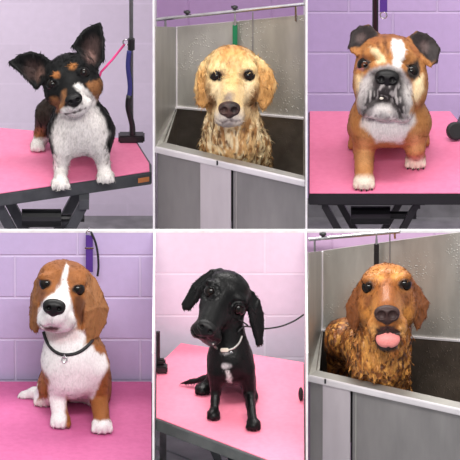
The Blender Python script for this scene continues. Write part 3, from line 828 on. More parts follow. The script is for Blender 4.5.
def locks(S, n, area, ln=(8, 14), r=1.7, seed=1, sway=2.2, lift=.8, out=None):
    """wet locks of hair running down the coat"""
    rg = random.Random(seed)
    def add(s):
        for _ in range(n):
            u, v = area(rg); d = s.front(u, v, strict=True)
            if d is None: continue
            L = rg.uniform(*ln); ph = rg.uniform(0, 6.28); pts = []; dr = (out(u, v) if out else 0)
            for k in range(5):
                q = k / 4; uu = u + dr * L * q + math.sin(ph + q * 5) * sway * q; vv = v + L * q
                dd = s.front(uu, vv, strict=True); dd = d - 1.5 * q if dd is None or abs(dd - d) > 9 else dd
                pts.append((uu, vv, dd + lift * (.2 + q), max(.45, r * (1 - .75 * q))))
                d = dd
            s.chain(pts, k=1.2, kj=.8)
    S.carve(add)
def start(z, u, v, h=1.1):
    p = on_z(u, v, z); S = Sculpt((u, v), depth_px(p), h); S.base = p
    return S
def dog(S, label):
    return thing('dog', S.base, label, 'dog', None)

# ---- small tricolour dog with big upright ears, standing
def tricolour():
    S = start(Z1, 82, 178.0)
    S.ref = (82, 178)
    T = S.tab
    # front legs
    pl = S.paw(60.5, 192, 9, 6, 10.5); pr = S.paw(105.5, 185.5, 9, 6, 10)
    S.chain([(62, 150, 16, 10), (61, 170, 6, 6.6), (pl[0], pl[1] - 2, pl[2], 6)], k=6)
    S.chain([(100, 148, 14, 10), (103, 164, 4, 6.6), (pr[0], pr[1] - 2, pr[2], 5.8)], k=6)
    # trunk running back
    S.E(81, 131, 6, 34, 24, 26, k=8)
    S.E(70, 142, 10, 17, 14, 20, k=8); S.E(94, 140, 10, 16, 14, 20, k=8)
    S.E(80, 122, -25, 30, 24, 40, tilt=-10, k=12)
    S.E(70, 112, -62, 28, 24, 30, k=12)
    # hind legs
    ph = S.paw(37.5, 153.5, 7, 5, 10)
    S.chain([(50, 116, -62, 15), (44, 132, -78, 9), (39, 144, ph[2] - 4, 5.5), (ph[0], ph[1], ph[2], 5)], k=8)
    pq = S.paw(92, 152, 7, 5, 10)
    S.chain([(86, 116, -62, 15), (90, 132, -78, 9), (92, 142, pq[2] - 4, 5.5), (pq[0], pq[1], pq[2], 5)], k=8)
    S.chain([(70, 100, -85, 4), (74, 86, -98, 3), (80, 78, -100, 2)], k=5)
    # neck
    S.C((82, 122, 16), 25, (75, 94, 26), 19, k=10)
    # head
    S.E(70, 76, 30, 28, 23, 25, roll=19, k=8)
    S.E(57.5, 93, 36, 12, 12, 16, k=8); S.E(90, 86, 36, 12.5, 13, 16, k=8)
    S.C((71, 89, 46), 14.5, (74, 102, 66), 10.5, k=7)
    S.E(67, 107.5, 58, 8.5, 7, 10, roll=20, k=4); S.E(83, 104, 58, 9, 7.5, 10, roll=20, k=4)
    S.E(77.5, 111.5, 56, 8.5, 5.5, 9, roll=19, k=5)
    S.E(56, 75, 49, 7, 4.5, 6, roll=19, k=4); S.E(76, 68, 49, 7, 4.5, 6, roll=19, k=4)
    # ears
    S.fan((35, 71, 18), [(10.5, 62.5, 28), (20, 56, 28), (31, 53, 27), (42, 56, 28), (50, 62, 34), (46, 80, 40), (36, 87, 36), (25, 76, 33)], 1.8, k=4)
    S.fan((89, 53, 12), [(99.5, 24, 24), (92, 26.5, 22), (84.5, 31, 22), (78.5, 38, 26), (73.5, 46, 33), (84, 58, 39), (96, 68, 38), (103, 59, 33), (103, 38, 28)], 1.7, k=4)
    S.build(floor=True)
    def cut(s):
        lids(s, 52.5, 84, 19)
        lids(s, 83.5, 72.5, 19)
        f = s.front
        s.chain([(75, 107, f(75, 107) + .4, .9), (76.5, 111, f(76.5, 111) + .4, .9)], k=.8, sub=True)
    S.carve(cut)
    W = (228, 223, 219); B = (8, 8, 9); TN = (138, 92, 56)
    S.pp([(30, 88), (54, 92), (54, 160), (30, 160)], -140, -30, (46, 34, 28), 4)
    S.pp([(32, 128), (43, 127), (44, 140), (33, 141)], -140, -40, TN, 3)
    S.pp([(24, 138), (52, 138), (52, 160), (24, 160)], -140, -40, W, 2)
    S.pp([(55, 120), (62, 113), (80, 106), (98, 108), (104, 116), (109, 134), (106, 146), (114, 152), (116, 200), (50, 200), (52, 158), (50, 140)], -44, 90, W, 2.5)
    S.pp([(42, 136), (51, 138), (54, 150), (52, 160), (46, 158)], -60, 40, B, 2)
    S.pp([(107, 138), (116, 138), (116, 154), (109, 153)], -60, 40, B, 2)
    S.pp([(104, 96), (120, 96), (120, 126), (109, 118)], -40, 60, B, 2.5)
    S.pp([(44, 98), (53, 98), (54, 117), (47, 126), (42, 120)], -20, 40, B, 2)
    # face
    S.pp([(49, 98), (54, 96), (61, 102), (62, 92), (66, 90), (66, 100), (62, 116), (56, 112)], 10, 100, TN, 2)
    S.pp([(86, 84), (92, 81), (100, 79), (104, 84), (101, 95), (95, 103), (92, 94)], 10, 100, TN, 2)
    S.pp([(74, 86), (79, 83), (88, 90), (96, 101), (92, 110), (80, 120), (68, 122), (58, 120), (59, 113), (65, 107), (68, 106), (74, 110), (82, 104), (80, 92)], 20, 100, W, 1.8)
    S.pp([(60, 116), (76, 117), (92, 110), (98, 114), (80, 122), (64, 124)], 0, 100, (214, 208, 204), 2)
    S.pe(56.5, 75, 50, 3.6, 3.2, 14, (158, 100, 54), 1.6, roll=19); S.pe(73.5, 67, 50, 4.2, 3.4, 14, (164, 106, 56), 1.6, roll=19)
    S.pe(33, 70, 28, 9, 10, 16, (58, 44, 42), 5, roll=-20, front=.1); S.pe(41, 76, 30, 5, 7, 14, (104, 78, 70), 3.2, front=.1)
    S.pe(91, 52, 25, 8, 14, 20, (84, 66, 64), 5, roll=-12, front=.1); S.pe(90, 58, 28, 5, 7, 16, (134, 104, 98), 3.2, front=.1)
    S.pp([(40, 76), (47, 73), (47, 86), (38, 88)], 20, 60, B, 2)
    for u, v in ((52.5, 84), (83.5, 72.5)): S.pe(u, v, 45, 6.4, 5.6, 16, (14, 12, 13), 1, roll=19)
    S.pp([(64, 113), (70, 113), (77, 111), (86, 107), (86.5, 108.5), (77, 112.8), (70, 114.6), (65, 114.5)], 40, 100, (70, 60, 60), 1)
    t = dog(S, 'small black white and tan dog with large upright ears standing on grooming table')
    b = S.make('body', coat_mat('tricolour_coat', .6, spec=.2), t, B, fur(.55, .5), rag=1.6, hair=(9000, 4.6, .8, .10, (74, 100, 70), .25, [(52.5, 84, 20, 6), (83.5, 72.5, 20, 6)]))
    eye(S, t, 52.5, 84, 4.6, M['eye_dark']); eye(S, t, 83.5, 72.5, 4.6, M['eye_dark'])
    nose(S, t, 74, 100, S.front(74, 100) - .8, 17, 14, 19, M['nose_black'], 5)
    # pink lead to the arm
    p0 = b1 + Vector((-.022, -.008, .318)); p1 = S.wp(101, 72, 8); p2 = S.wp(95, 92, 6)
    ld = thing('lead', p0, 'hot pink cord lead from grooming post hook to tricolour dog', 'lead')
    mesh('cord', *tube_vf([p0, p0.lerp(p1, .5) + Vector((0, 0, -.003)), p1, p2], .0036, 8), M['hotpink'], ld, smooth=True)
    return t

# ---- wet golden retriever, sitting in the bath
def golden():
    S = start(Z2, 233, 152.5)
    S.base = S.base + Vector((0, .03, -.196))
    # trunk upright behind the rim
    S.E(235, 150, -24, 33, 40, 24, k=8)
    S.E(236, 168, -50, 36, 40, 40, k=12)
    S.E(237, 190, -64, 38, 30, 40, k=12)
    for u in (222, 250):
        p = S.up(S.tab(u, 146), -64)
        S.chain([(u, 160, -30, 13), (u, p[1] - 30, p[2] + 12, 9), (*p, 8)], k=8)
        S.E(*S.fw(p, 4), 9, 5, 12, tilt=22, k=4)
    for u in (206, 266):
        S.E(u, 196, -60, 13, 20, 26, k=8)
    S.C((235, 140, -14), 29, (231, 98, 0), 24, k=10)
    # head
    S.E(232, 75, 14, 28, 28, 28, k=8)
    S.E(232, 62, 20, 23, 15, 22, k=8)
    S.E(215, 86, 20, 10, 17, 18, k=8); S.E(250, 86, 20, 10, 17, 18, k=8)
    S.C((231.5, 92, 32), 16, (229.5, 112, 56), 11.8, k=8)
    S.E(222.5, 116, 50, 8.2, 9.5, 11, k=5); S.E(236.5, 116, 50, 8.2, 9.5, 11, k=5)
    S.E(229.5, 121, 46, 10.5, 6, 11, k=4)
    S.E(216, 68, 35, 8, 5, 6, roll=8, k=6); S.E(249, 68, 35, 8, 5, 6, roll=-8, k=6)
    S.C((231, 78, 38), 8, (230, 100, 58), 7, k=6)
    # ears hanging close to the cheeks
    S.fan((203.5, 82, 20), [(210, 59, 19), (203, 64, 17), (198.5, 74, 15), (196.5, 88, 14), (199, 102, 15), (204, 105, 17), (208.5, 99, 21), (211, 86, 25), (213, 70, 24)], 2.6, k=4)
    S.fan((264.5, 80, 20), [(255, 59, 19), (262, 63, 17), (269.5, 72, 15), (273.5, 84, 14), (269, 100, 15), (263, 105.5, 17), (258, 98, 21), (255, 86, 25), (253, 70, 24)], 3.2, k=4)
    S.build(clips=T2[6])
    def area(rg):
        u = rg.uniform(201, 270); v = rg.uniform(112, 160)
        if abs(u - 230) < 22 and v < 128: v = rg.uniform(130, 158)
        return u, v
    locks(S, 230, area, (8, 15), 2.2, 5, 3.0, 1.6, out=lambda u, v: (u - 235) / 90)
    locks(S, 14, lambda r: (r.choice((r.uniform(199, 205), r.uniform(264, 270))), r.uniform(84, 95)), (6, 9), 1.6, 6, 1.6, .6, out=lambda u, v: (u - 235) / 120)
    locks(S, 22, lambda r: (r.choice((r.uniform(197, 207), r.uniform(258, 271))), r.uniform(66, 88)), (7, 10), 1.1, 8, 1., .5)
    def cut(s):
        for u, v in ((216.5, 76), (248, 75.5)): lids(s, u, v, 0, 5.6, 4.9, .9)
        f = s.front
        s.chain([(229.5, 117, f(229.5, 117), .9), (229.5, 121, f(229.5, 121), .9)], k=.8, sub=True)
        s.chain([(215, 119, f(215, 119), 1.), (222, 122.5, f(222, 122.5) + .3, 1.), (229.5, 120.5, f(229.5, 120.5) + .3, 1.), (237, 122.5, f(237, 122.5) + .3, 1.), (244, 119, f(244, 119), 1)], k=.8, sub=True)
    S.carve(cut)
    S.pp([(190, 104), (276, 104), (276, 240), (190, 240)], -140, 32, (232, 204, 154), 6)
    S.pe(235, 142, 10, 20, 26, 30, (206, 162, 104), 12)
    S.pp([(196, 72), (212, 64), (212, 110), (194, 110)], 0, 30, (206, 154, 90), 4)
    S.pp([(256, 64), (276, 72), (276, 110), (254, 108)], 0, 30, (206, 154, 90), 4)
    S.pe(232, 52, 25, 15, 12, 30, (214, 160, 92), 7)
    BODY = [(190, 118), (276, 118), (280, 240), (190, 240)]
    S.streak(BODY, -140, 60, (166, 120, 70), 4, .30, .10, .56); S.streak(BODY, -140, 60, (244, 224, 180), 4, .34, .11, .60, 20); S.streak(BODY, -140, 60, (110, 78, 46), 4, .36, .12, .70, 40)  # wet-fur tones, with lock highlights and gap shade painted as streaks
    S.pe(216, 92, 34, 8, 14, 30, (240, 216, 170), 5); S.pe(248, 92, 34, 8, 14, 30, (240, 216, 170), 5)
    S.pe(232, 70, 40, 4, 22, 20, (218, 170, 104), 4)
    S.pe(229.5, 119, 58, 19, 10, 26, (224, 214, 200), 6); S.pe(229.5, 123.5, 52, 10, 5, 18, (168, 158, 154), 4)
    S.pe(229.5, 98, 60, 6, 7, 14, (128, 112, 102), 4)
    S.pp([(208, 84), (214, 88), (216, 104), (211, 112), (207, 100)], -10, 36, (150, 104, 58), 3); S.pp([(257, 84), (250, 90), (249, 106), (254, 112), (258, 100)], -10, 36, (150, 104, 58), 3)
    for u, v, r in ((216.5, 76, 1), (248, 75.5, -1)):
        S.pe(u, v, 40, 6.8, 6, 14, (30, 22, 18), 1.4); S.pe(u + r * 4.5, v - 1, 40, 5, 5, 12, (120, 88, 54), 3)
        S.pe(u, v, 40, 5.4, 4.8, 14, (22, 16, 14), 1)
    S.pp([(221, 121.5), (229.5, 119.5), (238, 121.5), (236, 123), (229.5, 121.5), (222, 123)], 30, 90, (96, 84, 82), 1.2)
    t = dog(S, 'wet pale golden retriever with curly soaked chest sitting in steel bath')
    S.make('body', coat_mat('wet_golden_coat', .5, wet=.15, var=.2, spec=.35), t, (240, 208, 148), fur(.6, .5), rag=2, hair=(11000, 5.5, .8, .08, (229, 109, 66), .22, [(216.5, 76, 10, 7), (248, 75.5, 10, 7), (229, 112, 30, 11)]))
    eye(S, t, 216.5, 76, 5, M['eye_dark']); eye(S, t, 248, 75.5, 5, M['eye_dark'])
    n = nose(S, t, 229.3, 109.5, S.front(229.3, 109.5) - 1.2, 21.5, 17.5, 0, M['nose_dark'], 6.5, 1.5)
    return t

# ---- bulldog, sitting
def bulldog():
    S = start(Z3, 388, 180)
    pl = S.paw(364, 192, 10.5, 7, 12); pr = S.paw(415.5, 171, 10.5, 7, 12)
    S.chain([(366, 128, 8, 15), (364, 150, -14, 10.5), (pl[0], pl[1] - 2, pl[2], 9)], k=7)
    S.chain([(414, 126, -2, 15), (415, 146, -10, 10.5), (pr[0], pr[1] - 2, pr[2], 9)], k=7)
    S.E(389, 120, -6, 40, 25, 30, k=8)
    S.E(370, 126, -4, 19, 18, 22, k=8); S.E(411, 123, -6, 18, 18, 22, k=8)
    S.E(390, 126, 2, 24, 13, 20, k=8)
    S.E(389, 113, -45, 38, 26, 38, k=12)
    S.E(388, 112, -92, 34, 28, 32, k=12)
    for u in (360, 416):
        S.E(u, 128, -84, 13, 14, 22, k=8)
    ph = S.paw(356, 152, 7.5, 5.5, 11); ph2 = S.paw(422, 149, 7.5, 5.5, 11)
    S.C((360, 132, -84), 9, ph, 5, k=5); S.C((418, 130, -88), 9, ph2, 5, k=5)
    S.C((389, 112, 0), 34, (390, 80, 8), 31, k=10)
    # head
    S.E(390, 66, 14, 35, 31, 28, roll=-6, k=8)
    S.E(389, 52, 20, 27, 15, 22, roll=-6, k=8)
    S.E(367, 84, 22, 14, 22, 20, k=8); S.E(415, 84, 20, 13, 23, 20, roll=4, k=8)
    S.E(386, 86, 40, 18, 17, 17, roll=-4, k=8)                      # muzzle
    S.E(369, 100, 40, 12.5, 18, 15, roll=-12, k=5)                      # flews
    S.E(401.5, 104, 40, 13, 19.5, 15, roll=10, k=5)
    S.E(384, 112, 41, 17, 9.5, 12, roll=-6, k=4)                        # chin
    S.chain([(366, 73, 40, 5), (376, 67, 46, 5.5), (388, 65.5, 48, 5.5), (400, 69, 46, 5.5), (408, 77, 40, 5)], k=4, kj=4)   # nose roll
    S.chain([(368, 55, 34, 5), (378, 52, 39, 5.5), (385, 58, 42, 4)], k=4, kj=3); S.chain([(412, 60, 33, 5), (404, 55, 38, 5.5), (396, 59, 42, 4)], k=4, kj=3)
    S.E(362, 76, 30, 7, 8, 8, k=5); S.E(417, 80, 28, 7, 9, 8, k=5)
    # rose ears
    S.fan((362, 40, 12), [(377, 34, 17), (369, 26.5, 14), (360, 28, 12), (353, 33.5, 12), (350, 47, 18), (353, 51, 24), (358, 54, 26), (367, 46, 24)], 2.2, k=4)
    S.fan((422, 47, 10), [(410, 38, 15), (417, 33, 13), (426, 35.5, 11), (433, 41, 10), (438, 49, 12), (436, 61, 19), (430, 65, 22), (423, 60, 24), (414, 49, 22)], 2.2, k=4)
    S.build(floor=True)
    def cut(s):
        f = s.front
        lids(s, 364.5, 65, 0); lids(s, 411.5, 71, 0)
        s.chain([(363, 115, f(363, 115), .8), (367, 106, f(367, 106) + .5, 1.0), (374, 100, f(374, 100) + .5, 1.3), (382.5, 97.5, f(382.5, 97.5) + .3, 1.8), (391, 100.5, f(391, 100.5) + .5, 1.3), (398, 109, f(398, 109) + .5, 1.0), (402, 118, f(402, 118), .8)], k=1, sub=True)
        s.chain([(386, 86, f(386, 86) + .3, .8), (385, 95, f(385, 95) + .3, .9)], k=.8, sub=True)
        s.chain([(372, 74.5, f(372, 74.5) + .3, .8), (376, 72, f(376, 72) + .3, .8)], k=.8, sub=True)
        for pts in (((384, 40), (386, 48), (384, 57)), ((377, 41), (376, 48)), ((408, 44), (409, 50)), ((371, 45), (369, 51))):
            s.chain([(a, b, f(a, b) + .6, 1) for a, b in pts], k=1.4, sub=True)
    S.carve(cut)
    W = (226, 221, 217); FA = (172, 114, 62); DK = (52, 44, 42)
    S.pp([(362, 118), (372, 110), (400, 112), (414, 114), (416, 122), (408, 132), (402, 143), (376, 142), (370, 134), (360, 126)], -40, 60, W, 3)
    for x0, x1, y0 in ((350, 378, 176), (402, 430, 158)): S.pp([(x0, y0), (x1, y0), (x1, y0 + 22), (x0, y0 + 22)], -80, 60, (230, 214, 196), 4)
    S.pe(365, 150, 5, 6, 30, 20, (212, 158, 104), 5); S.pe(415, 142, 0, 6, 22, 20, (212, 158, 104), 5)
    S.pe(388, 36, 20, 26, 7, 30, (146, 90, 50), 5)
    S.pp([(392, 38), (402, 40), (406, 50), (405, 60), (398, 68), (392, 66), (392, 54), (390, 46)], 0, 100, W, 1.6)
    S.pp([(369, 46), (378, 49), (385, 57), (386, 63), (378, 64), (373, 55)], 0, 100, (228, 204, 160), 2)
    S.pp([(355, 76), (362, 74), (366, 84), (362, 96), (356, 92)], 0, 100, (236, 206, 156), 3)
    S.pp([(414, 82), (423, 74), (425, 90), (417, 104), (412, 98)], 0, 100, (236, 212, 168), 3)
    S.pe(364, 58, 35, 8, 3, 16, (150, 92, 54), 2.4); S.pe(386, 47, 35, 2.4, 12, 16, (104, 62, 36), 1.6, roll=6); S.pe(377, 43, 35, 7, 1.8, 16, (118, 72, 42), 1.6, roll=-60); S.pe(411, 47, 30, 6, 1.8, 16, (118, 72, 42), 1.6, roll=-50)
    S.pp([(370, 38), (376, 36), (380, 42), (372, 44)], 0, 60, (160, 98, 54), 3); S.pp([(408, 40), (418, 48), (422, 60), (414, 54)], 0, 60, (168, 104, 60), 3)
    # pale muzzle with dark centre
    S.pp([(362, 78), (372, 69), (388, 64), (402, 69), (411, 82), (413, 104), (405, 119), (392, 113), (374, 114), (360, 114), (357, 98)], 20, 100, (190, 183, 181), 2.5)
    S.pp([(372, 73), (386, 68), (399, 73), (404, 84), (403, 92), (408, 106), (405, 119), (396, 117), (391, 106), (383, 102), (374, 104), (367, 114), (361, 112), (363, 98), (371, 86)], 20, 100, (46, 40, 41), 5)
    S.pp([(376, 114), (384, 110), (391, 114), (389, 121), (378, 121)], 20, 100, (176, 170, 168), 3)
    S.streak([(357, 84), (412, 84), (412, 122), (357, 122)], 20, 100, (152, 145, 144), 3, .5, .12, .60)
    S.pp([(363, 114), (367, 106), (375, 100), (383, 97), (392, 100), (399, 109), (403, 118), (401, 119), (396, 110), (390, 104), (383, 101), (375, 103), (368, 110), (364, 116)], 20, 100, (48, 41, 41), 2)
    S.pe(364.5, 65, 36, 7.5, 6.5, 16, DK, 1.8); S.pe(411, 71.5, 36, 8.5, 8.5, 16, (44, 36, 34), 2.2); S.pe(416, 66, 34, 4, 6, 12, (60, 46, 40), 2.5)
    S.pe(361.5, 69, 34, 4.4, 2.0, 12, (150, 92, 88), 1.2, roll=-20)
    S.pp([(344, 24), (372, 24), (379, 34), (366, 44), (357, 56), (346, 52)], -10, 23.5, (40, 31, 31), 2); S.pp([(410, 36), (420, 28), (442, 40), (440, 66), (426, 67), (416, 50)], -10, 23, (40, 31, 31), 2)
    S.pe(361, 39, 15, 5, 5.5, 8, (84, 68, 66), 2.6, front=.2); S.pe(424, 48, 13, 5.5, 7, 8, (84, 68, 66), 2.6, front=.2)
    t = dog(S, 'fawn and white bulldog with dark wrinkled muzzle sitting on grooming table')
    S.make('body', coat_mat('bulldog_coat', .6, var=.16), t, FA, fur(.35, .4), rag=1.6, hair=(9000, 2.8, .8, .07, (387, 78, 60), .2, [(364.5, 65, 10, 7), (411.5, 71, 10, 7), (387, 79, 30, 12), (383, 99, 30, 10)]))
    eye(S, t, 364.5, 65, 5.2, M['eye_hazel'], look=(.12, -.1)); eye(S, t, 411.5, 71, 5, M['eye_dark'])
    nose(S, t, 387, 78.5, S.front(387, 78.5) - 1, 24, 19, -5, M['nose_black'], 5.5, 1.2)
    f = S.front(381.5, 98) + .6
    mesh('tooth', *ball_vf(S.wp(381.5, 98.3, f), 1 / PPM, 10, 8, (2.2, 1.2, 1.5)), M['tooth'], t, smooth=True)
    for u0, v0, w in ((364, 192, 10.5), (415.5, 171, 10.5)):
        for j in (-1.5, -.5, .5, 1.5):
            p = S.tab(u0 + j * w * .5, v0 - (.2 if abs(j) < 1 else 1.1)); q0 = S.up(S.fw(p, -2.5), 3.2); q1 = S.up(S.fw(p, .6), 1.0)
            mesh('claw', *tube_vf([S.wp(*q0), S.wp(*q1)], [1.5 / PPM, .7 / PPM], 8), M['claw'], t, smooth=True)
    return t

# ---- beagle, sitting
def beagle():
    S = start(Z4, 80, 425)
    pl = S.paw(60.5, 430.5, 10, 7, 12); pr = S.paw(102, 436, 10.5, 7, 12)
    S.chain([(58, 370, 14, 13), (57, 396, 0, 9), (pl[0], pl[1] - 2, pl[2], 8)], k=7)
    S.chain([(97, 368, 14, 13), (99, 398, -6, 9), (pr[0], pr[1] - 2, pr[2], 8)], k=7)
    S.E(74, 362, 6, 33, 30, 28, k=8)
    S.E(72, 380, 4, 22, 18, 22, k=8)
    S.E(76, 366, -30, 32, 34, 36, k=12)
    S.E(77, 376, -66, 34, 28, 38, k=12)
    S.E(50, 388, -50, 13, 19, 26, k=8); S.E(98, 392, -52, 13, 19, 26, k=8)
    ph = S.paw(42.5, 408.5, 8.5, 6, 12); ph2 = S.paw(84, 404, 8, 6, 10)
    S.C((48, 392, -50), 10, ph, 6, k=5); S.C((90, 394, -56), 10, ph2, 6, k=5)
    S.chain([(48, 396, -60, 6.5), (34, 393, -64, 6), (24, 396, -66, 4.5), (18, 398, -66, 2)], k=4)
    S.C((74, 352, 10), 28, (66, 318, 16), 23, k=10)
    # head, tipped to the right
    S.E(64, 288, 14, 28, 27, 28, roll=-8, k=8)
    S.E(65, 276, 18, 24, 14, 22, roll=-8, k=8)
    S.E(52, 300, 22, 13, 17, 18, k=8); S.E(78, 305, 20, 13, 18, 18, k=8)
    S.C((60, 298, 34), 17, (55, 313, 58), 13.5, k=8)
    S.E(46, 320, 50, 9.5, 10.5, 12, roll=-8, k=5); S.E(65, 321, 48, 11, 10.5, 12, roll=8, k=5)
    S.E(56, 327, 44, 10, 6, 11, k=4)
    S.E(46, 277, 36, 8, 4.5, 6, roll=6, k=5); S.E(78, 281.5, 35, 8, 4.5, 6, roll=-16, k=5)
    # long ears
    S.fan((35.5, 302, 22), [(41, 274, 15), (36.5, 283, 15), (33, 297, 14), (31.5, 315, 14), (32, 327, 17), (36, 330.5, 21), (38.5, 325, 26), (39.5, 308, 29), (42, 290, 28)], 2.4, k=2)
    S.fan((96, 308, 30), [(87, 273, 16), (94, 280, 16), (101, 294, 17), (106.5, 309, 17), (104, 322, 20), (97, 335, 24), (91, 338, 28), (84, 329, 35), (85, 312, 37), (87, 292, 33)], 2.4, k=2)
    S.build(floor=True)
    def cut(s):
        f = s.front
        lids(s, 46.5, 283.5, 0, 4.5, 3.8, .9); lids(s, 77.5, 289, -10, 4.6, 3.8, .9)
        s.chain([(52, 317, f(52, 317), .9), (51, 323, f(51, 323), 1)], k=.8, sub=True)
        s.chain([(39, 323, f(39, 323), .9), (44, 328, f(44, 328), 1), (51, 325.5, f(51, 325.5) + .3, .9), (59, 328.5, f(59, 328.5) + .3, .7)], k=.8, sub=True)
    S.carve(cut)
    W = (226, 222, 222); TN = (146, 88, 42)
    S.pp([(44, 330), (62, 334), (84, 330), (93, 344), (96, 352), (106, 354), (109, 366), (102, 378), (93, 398), (72, 402), (66, 396), (66, 445), (48, 445), (49, 380), (38, 362)], -30, 100, W, 2.2)
    S.pp([(90, 420), (115, 420), (115, 446), (90, 446)], -70, 80, W, 1.8)
    S.pp([(10, 384), (39, 384), (41, 388), (40, 403), (10, 408)], -140, -40, W, 1.5); S.pp([(32, 400), (54, 398), (54, 414), (32, 414)], -100, 0, (226, 216, 210), 2)
    S.pp([(70, 396), (94, 396), (94, 412), (70, 412)], -120, -20, (226, 216, 210), 2)
    # blaze and muzzle
    S.pp([(66, 262), (69.5, 266), (67, 280), (69, 294), (72.5, 305), (74, 316), (77, 326), (66, 334), (44, 334), (36, 322), (38.5, 308), (46, 297), (54, 292), (60, 282), (64, 270)], 10, 100, W, 1.4)
    S.pe(70, 322, 50, 6, 6, 20, (196, 188, 188), 3); S.pe(52, 329.5, 50, 7, 2.4, 16, (150, 116, 116), 1.8)
    S.pp([(45, 332), (60, 331), (76, 328), (80, 338), (60, 344), (46, 340)], -20, 40, (206, 186, 186), 4)
    S.pp([(74, 297), (80, 294), (86, 302), (85, 322), (80, 326), (75.5, 312)], 0, 60, (92, 52, 28), 2.5)
    S.pp([(85, 300), (92, 320), (90, 334), (80, 330)], 0, 32, (136, 80, 42), 3)
    S.pe(66, 265, 20, 12, 5, 30, (122, 70, 34), 4)
    HD = [(26, 258), (66, 258), (112, 262), (112, 345), (26, 345)]
    S.pp([(86, 274), (110, 285), (110, 345), (84, 345), (86, 320)], 0, 60, (140, 92, 54), 2); S.pp([(28, 276), (40, 274), (40, 332), (28, 334)], 0, 30, (132, 84, 48), 2)
    S.pp([(60, 276), (62, 284), (54, 292), (42, 296), (39, 290), (48, 292), (56, 288)], 0, 60, (120, 70, 34), 3)
    S.pe(46.5, 283.5, 40, 5.4, 4.6, 14, (26, 18, 16), 1.4); S.pe(77.5, 289, 40, 6, 4.8, 14, (26, 18, 16), 1.6, roll=-10)
    S.pp([(40, 324), (45, 327.5), (50, 326), (58, 328.5), (57, 330), (46, 330)], 30, 90, (78, 54, 56), 1.2)
    S.pp([(66, 262), (68.6, 266), (66.6, 279), (67.5, 286), (62, 284), (65, 272)], 10, 100, W, 1)
    t = dog(S, 'tan and white beagle with black nose and long ears sitting on pink table')
    S.make('body', coat_mat('beagle_coat', .6, var=.14), t, TN, fur(.35, .4), rag=1.2, hair=(9000, 3.0, .8, .06, (54, 308, 70), .2, [(46.5, 283.5, 10, 6.5), (77.5, 289, 10, 6.5)]))
    eye(S, t, 46.5, 283.5, 4.9, M['eye_dark']); eye(S, t, 77.5, 289, 5, M['eye_dark'])
    nose(S, t, 54, 307.5, S.front(54, 307.5) - .6, 22.5, 18.5, -6, M['nose_black'], 7)
    c = collar_pts(S, [(43.5, 332, None), (47, 342, None), (53, 350, None), (62, 354.5, None), (74, 354, None), (84, 349, None), (92, 341, None), (96, 333, 0)], 1.7, 'collar', M['rubber'], t)
    q = S.wp(64.5, 359.5, S.front(64.5, 359.5) + 1.2)
    mesh('tag', *join_vf(ring_vf(q, 2.6 / PPM, .7 / PPM, (.1, 1, -.2), 16), ring_vf(q + Vector((0, -.001, .011)), 1.5 / PPM, .5 / PPM, (1, .3, 0), 12)), M['chrome'], c)
    return t

